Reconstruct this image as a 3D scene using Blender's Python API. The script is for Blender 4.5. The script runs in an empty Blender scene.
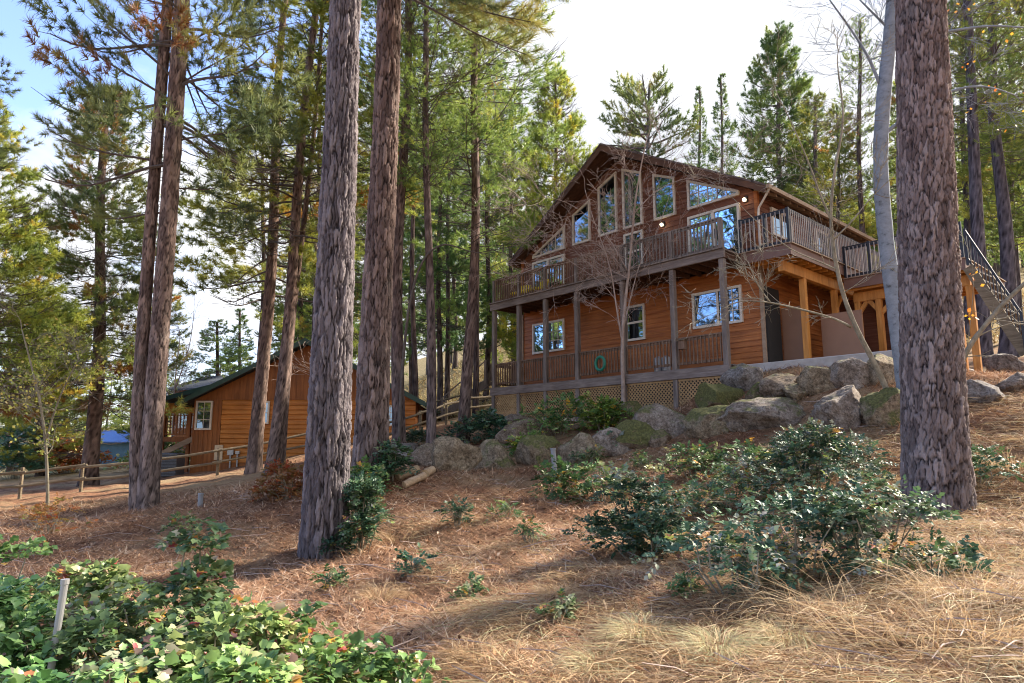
import bpy, bmesh, math, random
import numpy as np
from mathutils import Vector, Matrix

# ------------------------------------------------------------------ camera
S = bpy.context.scene
C = S.collection
R = math.radians
FPX, PIT, EYE = 675.0, R(9.0), 1.6
CP, SP = math.cos(PIT), math.sin(PIT)
cam_d = bpy.data.cameras.new('camera')
cam = bpy.data.objects.new('camera', cam_d)
C.objects.link(cam)
cam.location = (0, 0, EYE)
cam.rotation_euler = (R(90) + PIT, 0, 0)
cam_d.sensor_width = 36.0
cam_d.lens = FPX / 1024 * 36
cam_d.clip_start = 0.05
cam_d.clip_end = 3000
S.camera = cam

# ------------------------------------------------------------------ sky, sun, exposure
SUN_EL, SUN_AZ = R(36), R(62)          # azimuth from +Y (view direction) towards +X
W = bpy.data.worlds.new('World')
S.world = W
W.use_nodes = True
wt = W.node_tree
wt.nodes.clear()
wo = wt.nodes.new('ShaderNodeOutputWorld')
wb = wt.nodes.new('ShaderNodeBackground')
sky = wt.nodes.new('ShaderNodeTexSky')
sky.sky_type = 'NISHITA'
sky.sun_disc = False
sky.sun_elevation = SUN_EL
sky.sun_rotation = SUN_AZ
sky.air_density = 1.0
sky.dust_density = 1.2
tc = wt.nodes.new('ShaderNodeTexCoord')
mp = wt.nodes.new('ShaderNodeMapping')
mp.inputs['Scale'].default_value = (1.0, 1.0, 1.9)
mp.inputs['Location'].default_value = (0.35, 0.1, 0.0)
nz = wt.nodes.new('ShaderNodeTexNoise')
nz.inputs['Scale'].default_value = 2.1
nz.inputs['Detail'].default_value = 7
nz.inputs['Roughness'].default_value = 0.58
cr = wt.nodes.new('ShaderNodeValToRGB')
cr.color_ramp.elements[0].position = 0.43
cr.color_ramp.elements[1].position = 0.60
sep = wt.nodes.new('ShaderNodeSeparateXYZ')
# a cloud bank stands over the hill in front and to the right, the sky opens to the left
mx = wt.nodes.new('ShaderNodeMapRange')
mx.inputs[1].default_value = -0.92
mx.inputs[2].default_value = 0.25
mx.inputs[3].default_value = -0.22
mx.inputs[4].default_value = 0.38
addn = wt.nodes.new('ShaderNodeMath'); addn.operation = 'ADD'
mixc = wt.nodes.new('ShaderNodeMixRGB')
cn = wt.nodes.new('ShaderNodeTexNoise'); cn.inputs['Scale'].default_value = 3.4; cn.inputs['Detail'].default_value = 6
cc_ = wt.nodes.new('ShaderNodeValToRGB'); cc_.color_ramp.elements[0].position = .36; cc_.color_ramp.elements[1].position = .62
cc_.color_ramp.elements[0].color = (1.40, 1.44, 1.56, 1); cc_.color_ramp.elements[1].color = (2.1, 2.13, 2.2, 1)
wt.links.new(mp.outputs[0], cn.inputs['Vector']); wt.links.new(cn.outputs['Fac'], cc_.inputs[0]); wt.links.new(cc_.outputs[0], mixc.inputs[2])
L = wt.links
L.new(tc.outputs['Generated'], mp.inputs[0]); L.new(mp.outputs[0], nz.inputs['Vector'])
L.new(tc.outputs['Generated'], sep.inputs[0]); L.new(sep.outputs[0], mx.inputs[0])
mz = wt.nodes.new('ShaderNodeMapRange')      # the cloud thins out towards the zenith
mz.inputs[1].default_value = 0.30; mz.inputs[2].default_value = 0.62; mz.inputs[3].default_value = 0.05; mz.inputs[4].default_value = -0.27
addz = wt.nodes.new('ShaderNodeMath'); addz.operation = 'ADD'
L.new(sep.outputs[2], mz.inputs[0]); L.new(mz.outputs[0], addz.inputs[0]); L.new(mx.outputs[0], addz.inputs[1])
L.new(nz.outputs['Fac'], addn.inputs[0]); L.new(addz.outputs[0], addn.inputs[1])
L.new(addn.outputs[0], cr.inputs[0]); L.new(cr.outputs[0], mixc.inputs[0])
tn = wt.nodes.new('ShaderNodeMixRGB'); tn.blend_type = 'MULTIPLY'; tn.inputs[0].default_value = 1; tn.inputs[2].default_value = (.66, .66, .80, 1)
L.new(sky.outputs[0], tn.inputs[1]); L.new(tn.outputs[0], mixc.inputs[1]); L.new(mixc.outputs[0], wb.inputs[0])
wb.inputs[1].default_value = 0.14
L.new(wb.outputs[0], wo.inputs[0])

sun_d = bpy.data.lights.new('sun', 'SUN')
sun = bpy.data.objects.new('sun', sun_d)
C.objects.link(sun)
sun_d.energy = 3.4
sun_d.angle = R(4.5)
sun_d.color = (1.0, 0.90, 0.76)
sdir = Vector((math.sin(SUN_AZ) * math.cos(SUN_EL), math.cos(SUN_AZ) * math.cos(SUN_EL), math.sin(SUN_EL)))
sun.rotation_euler = sdir.to_track_quat('Z', 'Y').to_euler()
sun.location = sdir * 60

S.view_settings.view_transform = 'Standard'
S.view_settings.look = 'None'
S.view_settings.gamma = 1
S.view_settings.exposure = 2.25
S.cycles.max_bounces = 6
S.cycles.diffuse_bounces = 4
S.cycles.transparent_max_bounces = 8
S.cycles.caustics_reflective = False
S.cycles.caustics_refractive = False
S.cycles.filter_width = 1.05
S.cycles.use_adaptive_sampling = True
S.cycles.sample_clamp_indirect = 6

# ------------------------------------------------------------------ helpers
rng = np.random.default_rng(7)
rnd = random.Random(11)
def cray(px, py):
    x = (px - 512) / FPX; y = (341.5 - py) / FPX
    return np.array([x, CP - y * SP, SP + y * CP])
def at(px, py, zc): return np.array([0, 0, EYE]) + cray(px, py) * zc
def at_y(px, py, Y):
    r = cray(px, py); return np.array([0, 0, EYE]) + r * (Y / r[1])

def tag(o, label=None, cat=None, group=None, kind=None):
    if label: o['label'] = label
    if cat: o['category'] = cat
    if group: o['group'] = group
    if kind: o['kind'] = kind
    return o
def empty(name, loc=(0, 0, 0), rz=0.0, label=None, cat=None, group=None):
    o = bpy.data.objects.new(name, None)
    o.empty_display_size = 0.3
    C.objects.link(o)
    o.location = loc; o.rotation_euler = (0, 0, rz)
    return tag(o, label, cat, group)
def link(name, me, mat=None, parent=None):
    if mat is not None:
        me.materials.clear(); me.materials.append(mat)
    o = bpy.data.objects.new(name, me)
    C.objects.link(o)
    if parent: o.parent = parent
    return o
def np_mesh(name, V, F, attrs=None, smooth=False):
    V = np.asarray(V, np.float32); F = np.asarray(F, np.int32)
    k = F.shape[1]
    me = bpy.data.meshes.new(name)
    me.vertices.add(len(V)); me.vertices.foreach_set('co', V.ravel())
    me.loops.add(F.size); me.loops.foreach_set('vertex_index', F.ravel())
    me.polygons.add(len(F))
    me.polygons.foreach_set('loop_start', np.arange(0, F.size, k, dtype=np.int32))
    me.polygons.foreach_set('loop_total', np.full(len(F), k, np.int32))
    if smooth: me.polygons.foreach_set('use_smooth', np.ones(len(F), bool))
    for n, a in (attrs or {}).items():
        at_ = me.attributes.new(n, 'FLOAT', 'POINT')
        at_.data.foreach_set('value', np.asarray(a, np.float32))
    me.update(calc_edges=True)
    return me
class MB:
    def __init__(s): s.v = []; s.f = []
    def add(s, vs, fs):
        n = len(s.v); s.v += [tuple(map(float, p)) for p in vs]
        s.f += [tuple(i + n for i in f) for f in fs]; return s
    def box(s, x0, x1, y0, y1, z0, z1):
        vs = [(x, y, z) for z in (z0, z1) for y in (y0, y1) for x in (x0, x1)]
        return s.add(vs, [(0, 2, 3, 1), (4, 5, 7, 6), (0, 1, 5, 4), (2, 6, 7, 3), (0, 4, 6, 2), (1, 3, 7, 5)])
    def bar(s, p, q, w, h, up=(0, 0, 1)):
        p = Vector(p); q = Vector(q); d = (q - p).normalized(); up = Vector(up)
        if abs(d.dot(up)) > .98: up = Vector((0, 1, 0))
        a = d.cross(up).normalized() * w / 2; b = a.cross(d).normalized() * h / 2
        vs = [e + i * a + j * b for e in (p, q) for j in (-1, 1) for i in (-1, 1)]
        return s.add(vs, [(0, 2, 3, 1), (4, 5, 7, 6), (0, 1, 5, 4), (2, 6, 7, 3), (0, 4, 6, 2), (1, 3, 7, 5)])
    def prism(s, pts, d):          # polygon in 3-D, extruded by vector d
        n = len(pts); d = Vector(d); P = [Vector(p) for p in pts]
        vs = P + [p + d for p in P]
        return s.add(vs, [tuple(range(n))[::-1], tuple(range(n, 2 * n))] + [(i, (i + 1) % n, (i + 1) % n + n, i + n) for i in range(n)])
    def tube(s, path, rad, n=6, cap=True):
        P = [Vector(p) for p in path]; m = len(P)
        t0 = (P[1] - P[0]).normalized()
        ref = Vector((0, 0, 1)) if abs(t0.z) < .9 else Vector((1, 0, 0))
        a = t0.cross(ref).normalized(); vs = []
        for i in range(m):
            t = (P[min(i + 1, m - 1)] - P[max(i - 1, 0)]).normalized()
            a = (a - t * a.dot(t)).normalized(); b = t.cross(a)
            r = rad[i] if hasattr(rad, '__len__') else rad
            for k in range(n):
                w = 2 * math.pi * k / n
                vs.append(P[i] + (a * math.cos(w) + b * math.sin(w)) * r)
        fs = [(i * n + k, i * n + (k + 1) % n, (i + 1) * n + (k + 1) % n, (i + 1) * n + k) for i in range(m - 1) for k in range(n)]
        if cap: fs += [tuple(range(n))[::-1], tuple(range((m - 1) * n, m * n))]
        return s.add(vs, fs)
    def mesh(s, name, smooth=False):
        me = bpy.data.meshes.new(name); me.from_pydata(s.v, [], s.f); me.update()
        bm = bmesh.new(); bm.from_mesh(me); bmesh.ops.recalc_face_normals(bm, faces=bm.faces); bm.to_mesh(me); bm.free()
        if smooth: me.polygons.foreach_set('use_smooth', np.ones(len(me.polygons), bool))
        return me
    def build(s, name, mat, parent=None, smooth=False, bevel=0.0):
        o = link(name, s.mesh(name, smooth), mat, parent)
        if bevel:
            b = o.modifiers.new('edge', 'BEVEL'); b.width = bevel; b.segments = 1; b.limit_method = 'ANGLE'
        return o

# ------------------------------------------------------------------ materials
def new_mat(name):
    m = bpy.data.materials.new(name); m.use_nodes = True
    return m, m.node_tree, m.node_tree.nodes['Principled BSDF']
def N(t, typ, **kw):
    n = t.nodes.new(typ)
    for k, v in kw.items():
        if k in n.inputs: n.inputs[k].default_value = v
        else: setattr(n, k, v)
    return n
def ramp(t, fac, stops):
    r = t.nodes.new('ShaderNodeValToRGB')
    e = r.color_ramp.elements
    while len(e) < len(stops): e.new(0.5)
    for i, (p, c) in enumerate(stops):
        e[i].position = p; e[i].color = (*c, 1)
    t.links.new(fac, r.inputs[0]); return r.outputs[0]
def mult(t, a, b, fac=1.0):
    m = t.nodes.new('ShaderNodeMixRGB'); m.blend_type = 'MULTIPLY'; m.inputs[0].default_value = fac
    t.links.new(a, m.inputs[1]); t.links.new(b, m.inputs[2]); return m.outputs[0]
def mixc_(t, f, a, b):
    m = t.nodes.new('ShaderNodeMixRGB')
    t.links.new(f, m.inputs[0]) if not isinstance(f, float) else setattr(m.inputs[0], 'default_value', f)
    for s_, i in ((a, 1), (b, 2)):
        if isinstance(s_, tuple): m.inputs[i].default_value = (*s_, 1)
        else: t.links.new(s_, m.inputs[i])
    return m.outputs[0]
def noise(t, scale, detail=4, vec=None, rough=.55, stretch=None, coord='Object'):
    tcn = t.nodes.new('ShaderNodeTexCoord'); v = tcn.outputs[coord]
    if stretch:
        mpn = t.nodes.new('ShaderNodeMapping'); mpn.inputs['Scale'].default_value = stretch
        t.links.new(v, mpn.inputs[0]); v = mpn.outputs[0]
    n = N(t, 'ShaderNodeTexNoise', Scale=scale, Detail=detail, Roughness=rough)
    t.links.new(v, n.inputs['Vector']); return n.outputs['Fac']
def bump(t, b, h, strength=.4, dist=.02):
    n = N(t, 'ShaderNodeBump', Strength=strength, Distance=dist)
    t.links.new(h, n.inputs['Height']); t.links.new(n.outputs[0], b.inputs['Normal'])

def wood(name, stops, rough=.6, stretch=(1.2, 1.2, 14), scale=1.6, bmp=.3, spec=.3):
    m, t, b = new_mat(name)
    n1 = noise(t, scale, 6, stretch=stretch, rough=.65)
    n2 = noise(t, .9, 3)
    c = ramp(t, n1, stops)
    c2 = ramp(t, n2, [(.3, (.72, .70, .68)), (.7, (1.1, 1.08, 1.05))])
    t.links.new(mult(t, c, c2), b.inputs['Base Color'])
    b.inputs['Roughness'].default_value = rough; b.inputs['Specular IOR Level'].default_value = spec
    bump(t, b, n1, bmp, .01); return m
def plain(name, col, rough=.5, metal=0.0, var=.15, scale=6, spec=.4):
    m, t, b = new_mat(name)
    n1 = noise(t, scale, 5)
    c = ramp(t, n1, [(.3, tuple(x * (1 - var) for x in col)), (.7, tuple(min(1, x * (1 + var)) for x in col))])
    t.links.new(c, b.inputs['Base Color'])
    b.inputs['Roughness'].default_value = rough; b.inputs['Metallic'].default_value = metal
    b.inputs['Specular IOR Level'].default_value = spec
    bump(t, b, n1, .15, .01); return m

M = {}
# house boards run along the wall: stretch the grain across z
M['siding'] = wood('stained_siding', [(.22, (.17, .052, .015)), (.45, (.32, .105, .027)), (.62, (.42, .15, .040)), (.8, (.52, .22, .070))], .55, (.5, .5, 9), 1.5, .35)
M['siding_dark'] = wood('weathered_red_siding', [(.22, (.095, .036, .020)), (.5, (.165, .064, .036)), (.78, (.27, .125, .075))], .65, (.5, .5, 9), 1.5, .4)
M['cabin_siding'] = wood('cabin_siding', [(.25, (.28, .095, .018)), (.5, (.48, .18, .033)), (.75, (.62, .27, .065))], .5, (.5, .5, 9), 1.2, .3)
M['cabin_board'] = wood('cabin_vertical_boards', [(.25, (.16, .055, .015)), (.5, (.27, .095, .025)), (.75, (.38, .145, .04))], .55, (9, 9, .6), 1.2, .3)
M['greywood'] = wood('weathered_grey_wood', [(.25, (.10, .082, .075)), (.5, (.19, .16, .145)), (.75, (.30, .255, .23))], .8, (6, 6, .9), 2.0, .4, .2)
M['greybeam'] = wood('weathered_beam', [(.25, (.11, .085, .075)), (.5, (.20, .165, .15)), (.75, (.31, .26, .235))], .8, (1, 6, 9), 2.0, .4, .2)
M['rail_brown'] = wood('brown_rail_wood', [(.25, (.10, .062, .042)), (.5, (.18, .115, .080)), (.75, (.28, .19, .135))], .75, (6, 6, 1), 2.2, .3, .2)
M['cedar'] = wood('fresh_cedar', [(.25, (.34, .13, .025)), (.5, (.52, .22, .045)), (.75, (.66, .31, .08))], .55, (6, 6, .8), 1.6, .25)
M['lattice'] = wood('tan_lattice', [(.25, (.28, .175, .085)), (.5, (.40, .26, .13)), (.75, (.50, .35, .19))], .7, (5, 5, 5), 2, .2)
M['fence'] = wood('fence_wood', [(.25, (.10, .078, .052)), (.5, (.18, .145, .10)), (.75, (.27, .225, .16))], .85, (1.0, 6, 9), 2, .3, .15)
M['fascia_brown'] = plain('brown_fascia_paint', (.155, .082, .058), .5, var=.1)
M['brownwall'] = plain('brown_panel_paint', (.24, .125, .072), .6, var=.08, scale=2)
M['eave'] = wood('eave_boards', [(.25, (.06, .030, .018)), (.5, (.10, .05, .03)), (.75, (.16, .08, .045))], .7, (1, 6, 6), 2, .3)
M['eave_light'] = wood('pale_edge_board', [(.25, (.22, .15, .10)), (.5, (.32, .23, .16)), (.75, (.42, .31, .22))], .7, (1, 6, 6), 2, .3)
M['white'] = plain('white_trim', (.62, .56, .48), .45, var=.06)
M['blackmetal'] = plain('black_rail_metal', (.02, .02, .024), .4, .3, var=.2)
M['concrete'] = plain('concrete', (.36, .33, .30), .85, var=.2, scale=4)
M['dark'] = plain('shade_and_door_black', (.018, .015, .013), .8)  # near black for the doors; on the foundation it stands in for shade
M['greengutter'] = plain('dark_green_trim', (.02, .055, .042), .45, var=.15)
M['metalgrey'] = plain('grey_metal_box', (.35, .36, .37), .45, .4, var=.1)
M['beigebox'] = plain('beige_panel', (.56, .44, .30), .6, var=.06)
M['ac'] = plain('grey_condenser', (.10, .11, .13), .5, .2, var=.25, scale=20)
M['bluesiding'] = plain('blue_siding', (.03, .085, .26), .6, var=.12)
M['yellow'] = plain('yellow_cushion', (.72, .52, .03), .8, var=.1)
M['hose'] = plain('green_hose', (.03, .22, .15), .4, var=.15)
M['pvc'] = plain('grey_pipe', (.20, .215, .235), .5, var=.12)
M['whitepost'] = plain('white_stake', (.40, .385, .37), .6, var=.1)

def shingle(name, c0, c1):
    m, t, b = new_mat(name)
    tcn = t.nodes.new('ShaderNodeTexCoord')
    br = N(t, 'ShaderNodeTexBrick', Scale=4.0)
    br.inputs['Color1'].default_value = (*c0, 1); br.inputs['Color2'].default_value = (*c1, 1)
    br.inputs['Mortar'].default_value = (c0[0] * .4, c0[1] * .4, c0[2] * .4, 1)
    br.inputs['Mortar Size'].default_value = .012
    t.links.new(tcn.outputs['Object'], br.inputs['Vector'])
    n1 = noise(t, 9, 5)
    t.links.new(mult(t, br.outputs[0], ramp(t, n1, [(.3, (.6, .6, .6)), (.7, (1.3, 1.3, 1.3))])), b.inputs['Base Color'])
    b.inputs['Roughness'].default_value = .9; bump(t, b, n1, .5, .02); return m
M['roof'] = shingle('brown_shingles', (.085, .062, .055), (.13, .10, .085))
M['roof_blue'] = shingle('slate_shingles', (.05, .06, .075), (.09, .10, .12))

m, t, b = new_mat('window_glass'); M['glass'] = m
b.inputs['Base Color'].default_value = (.006, .008, .010, 1); b.inputs['Roughness'].default_value = .06
gl = N(t, 'ShaderNodeBsdfGlossy', Roughness=.015); gl.inputs[0].default_value = (.50, .74, 1.0, 1)
wv = noise(t, 1.3, 2); bm_ = N(t, 'ShaderNodeBump', Strength=.05, Distance=.05); t.links.new(wv, bm_.inputs['Height']); t.links.new(bm_.outputs[0], gl.inputs['Normal'])
lw = N(t, 'ShaderNodeFresnel', IOR=1.9); ad = N(t, 'ShaderNodeMath', operation='MULTIPLY_ADD'); ad.inputs[1].default_value = .9; ad.inputs[2].default_value = .26
t.links.new(lw.outputs[0], ad.inputs[0])
mxs = t.nodes.new('ShaderNodeMixShader'); t.links.new(ad.outputs[0], mxs.inputs[0]); t.links.new(b.outputs[0], mxs.inputs[1]); t.links.new(gl.outputs[0], mxs.inputs[2])
t.links.new(mxs.outputs[0], t.nodes['Material Output'].inputs[0])

m, t, b = new_mat('lamp_glow'); M['lamp'] = m
b.inputs['Emission Color'].default_value = (1, .78, .5, 1); b.inputs['Emission Strength'].default_value = 3

def bark(name, stops, furrow, lichen=(.30, .30, .28), lich=.35):
    m, t, b = new_mat(name)
    ac = N(t, 'ShaderNodeAttribute', attribute_name='cell'); af = N(t, 'ShaderNodeAttribute', attribute_name='furrow')
    oi = t.nodes.new('ShaderNodeObjectInfo')
    n1 = noise(t, 14, 6, stretch=(1, 1, .45), rough=.7); n2 = noise(t, 60, 3, stretch=(1, 1, .3), rough=.7)
    s = N(t, 'ShaderNodeMath', operation='MULTIPLY_ADD'); s.inputs[1].default_value = .55
    sb = N(t, 'ShaderNodeMath', operation='MULTIPLY'); sb.inputs[1].default_value = .5
    t.links.new(n1, sb.inputs[0]); t.links.new(ac.outputs['Fac'], s.inputs[0]); t.links.new(sb.outputs[0], s.inputs[2])
    c = ramp(t, s.outputs[0], stops)
    lf = N(t, 'ShaderNodeMapRange'); n3 = noise(t, 2.2, 6, rough=.75)
    lf.inputs[1].default_value = .5; lf.inputs[2].default_value = .68; lf.inputs[4].default_value = lich
    t.links.new(n3, lf.inputs[0])
    c = mixc_(t, lf.outputs[0], c, lichen)
    # the foot of the trunk is weathered grey, the bark turns warmer higher up
    tcz = t.nodes.new('ShaderNodeTexCoord'); sz_ = t.nodes.new('ShaderNodeSeparateXYZ'); t.links.new(tcz.outputs['Object'], sz_.inputs[0])
    wz = N(t, 'ShaderNodeMapRange'); wz.inputs[1].default_value = .2; wz.inputs[2].default_value = 5.5; wz.inputs[3].default_value = .45; wz.inputs[4].default_value = 0
    t.links.new(sz_.outputs[2], wz.inputs[0])
    gy = mult(t, ramp(t, s.outputs[0], [(.2, (.10, .092, .092)), (.8, (.31, .285, .28))]), ramp(t, n2, [(.3, (.7, .7, .7)), (.7, (1.2, 1.2, 1.2))]))
    c = mixc_(t, wz.outputs[0], c, gy)
    fm = N(t, 'ShaderNodeMath', operation='MULTIPLY'); fm.inputs[1].default_value = .95
    t.links.new(af.outputs['Fac'], fm.inputs[0])
    c = mixc_(t, fm.outputs[0], c, furrow)
    t.links.new(mult(t, c, oi.outputs['Color']), b.inputs['Base Color'])
    b.inputs['Roughness'].default_value = .9; b.inputs['Specular IOR Level'].default_value = .15
    ba = N(t, 'ShaderNodeMath', operation='ADD'); t.links.new(n1, ba.inputs[0]); t.links.new(n2, ba.inputs[1])
    bump(t, b, ba.outputs[0], .9, .03); return m
M['bark'] = bark('pine_bark', [(.2, (.085, .060, .052)), (.5, (.16, .114, .098)), (.8, (.29, .215, .18))], (.014, .010, .009), lich=.25)
M['bark_grey'] = bark('grey_pine_bark', [(.2, (.10, .088, .092)), (.5, (.17, .150, .152)), (.8, (.29, .262, .255))], (.020, .017, .018), lich=.25)
M['bark_red'] = bark('red_pine_bark', [(.15, (.10, .068, .060)), (.5, (.205, .143, .124)), (.85, (.37, .285, .255))], (.014, .010, .010), (.20, .178, .172), .55)
def simple_bark(name, stops, scale=8, stretch=(1, 1, .5)):
    m, t, b = new_mat(name); n1 = noise(t, scale, 6, stretch=stretch, rough=.7)
    t.links.new(ramp(t, n1, stops), b.inputs['Base Color'])
    b.inputs['Roughness'].default_value = .85; b.inputs['Specular IOR Level'].default_value = .2
    bump(t, b, n1, .5, .01); return m
M['limb'] = simple_bark('dead_limb_bark', [(.3, (.06, .05, .045)), (.7, (.15, .125, .11))])
M['aspen'] = simple_bark('aspen_bark', [(.32, (.06, .065, .07)), (.42, (.18, .21, .25)), (.75, (.29, .33, .39))], 5, (1, 1, 1.6))
M['twig'] = simple_bark('pale_twig_bark', [(.3, (.22, .165, .14)), (.7, (.46, .37, .32))])
M['twig_green'] = simple_bark('mossy_twig_bark', [(.3, (.12, .105, .07)), (.55, (.26, .23, .17)), (.75, (.36, .34, .25))])
M['log_bark'] = simple_bark('cut_log_bark', [(.3, (.22, .15, .09)), (.7, (.50, .37, .24))], 5, (.3, 3, 3))
M['log_end'] = simple_bark('cut_log_end', [(.3, (.45, .31, .17)), (.7, (.62, .46, .28))], 12)

def leafmat(name, stops, transl=.35, rough=.55, spec=.25, objcol=True):
    m, t, b = new_mat(name)
    a = N(t, 'ShaderNodeAttribute', attribute_name='tint')
    c = ramp(t, a.outputs['Fac'], stops)
    if objcol:
        oi = t.nodes.new('ShaderNodeObjectInfo'); c = mult(t, c, oi.outputs['Color'])
    t.links.new(c, b.inputs['Base Color'])
    b.inputs['Roughness'].default_value = rough; b.inputs['Specular IOR Level'].default_value = spec
    tr = t.nodes.new('ShaderNodeBsdfTranslucent'); t.links.new(c, tr.inputs[0])
    mx_ = t.nodes.new('ShaderNodeMixShader'); mx_.inputs[0].default_value = transl
    t.links.new(b.outputs[0], mx_.inputs[1]); t.links.new(tr.outputs[0], mx_.inputs[2])
    t.links.new(mx_.outputs[0], t.nodes['Material Output'].inputs[0]); return m
M['needles'] = leafmat('pine_needles', [(0, (.075, .112, .055)), (.35, (.145, .185, .066)), (.62, (.25, .27, .08)), (.80, (.36, .32, .09)), (.90, (.30, .17, .055)), (1, (.30, .13, .05))], .45, .45, .35)
M['holly'] = leafmat('glossy_shrub_leaves', [(0, (.028, .062, .040)), (.25, (.045, .095, .055)), (.45, (.085, .15, .068)), (.58, (.15, .175, .125)), (.72, (.19, .195, .18)), (.85, (.20, .25, .06)), (.95, (.22, .08, .09)), (1, (.45, .26, .06))],  .22, .5, .28)
M['bramble'] = leafmat('bramble_leaves', [(0, (.06, .12, .05)), (.3, (.12, .21, .075)), (.55, (.22, .31, .12)), (.72, (.34, .37, .22)), (.84, (.20, .12, .14)), (.94, (.42, .27, .05)), (1, (.26, .06, .07))], .35, .42, .4)
M['fallleaf'] = leafmat('autumn_leaves', [(0, (.55, .16, .03)), (.5, (.62, .28, .04)), (1, (.66, .42, .05))], .4)
M['redleaf'] = leafmat('red_shrub_leaves', [(0, (.42, .10, .04)), (.5, (.40, .24, .07)), (1, (.20, .24, .07))], .35)
M['straw'] = leafmat('dry_grass', [(0, (.13, .075, .04)), (.35, (.36, .23, .12)), (.7, (.62, .46, .27)), (1, (.40, .40, .22))], .3, .6, .2)
M['litter'] = leafmat('needle_litter', [(0, (.06, .032, .022)), (.25, (.22, .105, .055)), (.6, (.48, .27, .15)), (.85, (.64, .44, .28)), (1, (.74, .60, .44))], .1, .7, .2)

m, t, b = new_mat('forest_floor'); M['ground'] = m
n1 = noise(t, .35, 6, rough=.7); n2 = noise(t, 5, 8, rough=.75); n3 = noise(t, 45, 4, rough=.8); n4 = noise(t, 1.4, 5, rough=.7)
c = ramp(t, n2, [(.25, (.075, .042, .028)), (.42, (.17, .090, .055)), (.58, (.34, .185, .11)), (.78, (.52, .34, .22))])
cs = ramp(t, n3, [(.3, (.35, .32, .30)), (.55, (1.05, 1.02, 1.0)), (.72, (1.6, 1.5, 1.4))])
c = mult(t, c, cs)
straw = ramp(t, n3, [(.3, (.28, .20, .11)), (.7, (.52, .40, .24))])
f = N(t, 'ShaderNodeMapRange'); f.inputs[1].default_value = .45; f.inputs[2].default_value = .62; f.inputs[4].default_value = .75
t.links.new(n1, f.inputs[0])
c = mixc_(t, f.outputs[0], c, straw)
f2 = N(t, 'ShaderNodeMapRange'); f2.inputs[1].default_value = .60; f2.inputs[2].default_value = .72; f2.inputs[4].default_value = .5
t.links.new(n4, f2.inputs[0]); c = mixc_(t, f2.outputs[0], c, (.11, .075, .055))
# golden grass on the far hill and valley
geo = t.nodes.new('ShaderNodeNewGeometry'); sx = t.nodes.new('ShaderNodeSeparateXYZ'); t.links.new(geo.outputs['Position'], sx.inputs[0])
fh = N(t, 'ShaderNodeMapRange'); fh.inputs[1].default_value = 27; fh.inputs[2].default_value = 40
t.links.new(sx.outputs[1], fh.inputs[0])
gold = mult(t, ramp(t, n2, [(.3, (.16, .12, .065)), (.5, (.30, .23, .12)), (.7, (.40, .32, .17))]), ramp(t, n4, [(.35, (.55, .6, .45)), (.6, (1.1, 1.05, 1.0))]))
c = mixc_(t, fh.outputs[0], c, gold)
t.links.new(c, b.inputs['Base Color']); b.inputs['Roughness'].default_value = .95; b.inputs['Specular IOR Level'].default_value = .1
ba = N(t, 'ShaderNodeMath', operation='ADD'); t.links.new(n2, ba.inputs[0]); t.links.new(n3, ba.inputs[1]); bump(t, b, ba.outputs[0], .9, .04)

m, t, b = new_mat('boulder_stone'); M['stone'] = m
oi = t.nodes.new('ShaderNodeObjectInfo')
n1 = noise(t, 3.0, 8, rough=.7); n2 = noise(t, 22, 5, rough=.75); n3 = noise(t, 1.7, 5, rough=.7)
c = ramp(t, n1, [(.28, (.10, .08, .065)), (.45, (.19, .15, .12)), (.6, (.27, .23, .195)), (.75, (.36, .33, .30))])
n5 = noise(t, 9, 7, rough=.8)
c = mult(t, c, ramp(t, n2, [(.32, (.35, .35, .35)), (.5, (1, 1, 1)), (.68, (1.5, 1.5, 1.5))]))
c = mult(t, c, ramp(t, n5, [(.38, (.55, .53, .5)), (.55, (1.1, 1.1, 1.1))]))
lif = N(t, 'ShaderNodeMapRange'); lif.inputs[1].default_value = .60; lif.inputs[2].default_value = .66; lif.inputs[4].default_value = .6; t.links.new(n5, lif.inputs[0])
c = mixc_(t, lif.outputs[0], c, (.36, .37, .31))
c = mult(t, c, oi.outputs['Color'])
geo = t.nodes.new('ShaderNodeNewGeometry'); sx = t.nodes.new('ShaderNodeSeparateXYZ'); t.links.new(geo.outputs['Normal'], sx.inputs[0])
# moss grows on the tops and shoulders; its amount is the object's alpha
ma = N(t, 'ShaderNodeMath', operation='MULTIPLY_ADD'); ma.inputs[1].default_value = .31; t.links.new(sx.outputs[2], ma.inputs[0]); t.links.new(n3, ma.inputs[2])
mb_ = N(t, 'ShaderNodeMath', operation='ADD'); m5 = N(t, 'ShaderNodeMath', operation='MULTIPLY_ADD'); m5.inputs[1].default_value = .55; m5.inputs[2].default_value = -.275; t.links.new(n5, m5.inputs[0]); m6 = N(t, 'ShaderNodeMath', operation='ADD'); t.links.new(m5.outputs[0], m6.inputs[0]); t.links.new(ma.outputs[0], m6.inputs[1])
t.links.new(m6.outputs[0], mb_.inputs[0]); t.links.new(oi.outputs['Alpha'], mb_.inputs[1])
fm = N(t, 'ShaderNodeMapRange'); fm.inputs[1].default_value = 1.0; fm.inputs[2].default_value = 1.14; fm.inputs[4].default_value = .9; t.links.new(mb_.outputs[0], fm.inputs[0])
moss = ramp(t, n2, [(.3, (.045, .05, .018)), (.5, (.10, .105, .032)), (.7, (.19, .195, .055))])
t.links.new(mixc_(t, fm.outputs[0], c, moss), b.inputs['Base Color'])
b.inputs['Roughness'].default_value = .9; b.inputs['Specular IOR Level'].default_value = .2
ba = N(t, 'ShaderNodeMath', operation='ADD'); t.links.new(n5, ba.inputs[0]); t.links.new(n2, ba.inputs[1]); bump(t, b, ba.outputs[0], .9, .06)

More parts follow.
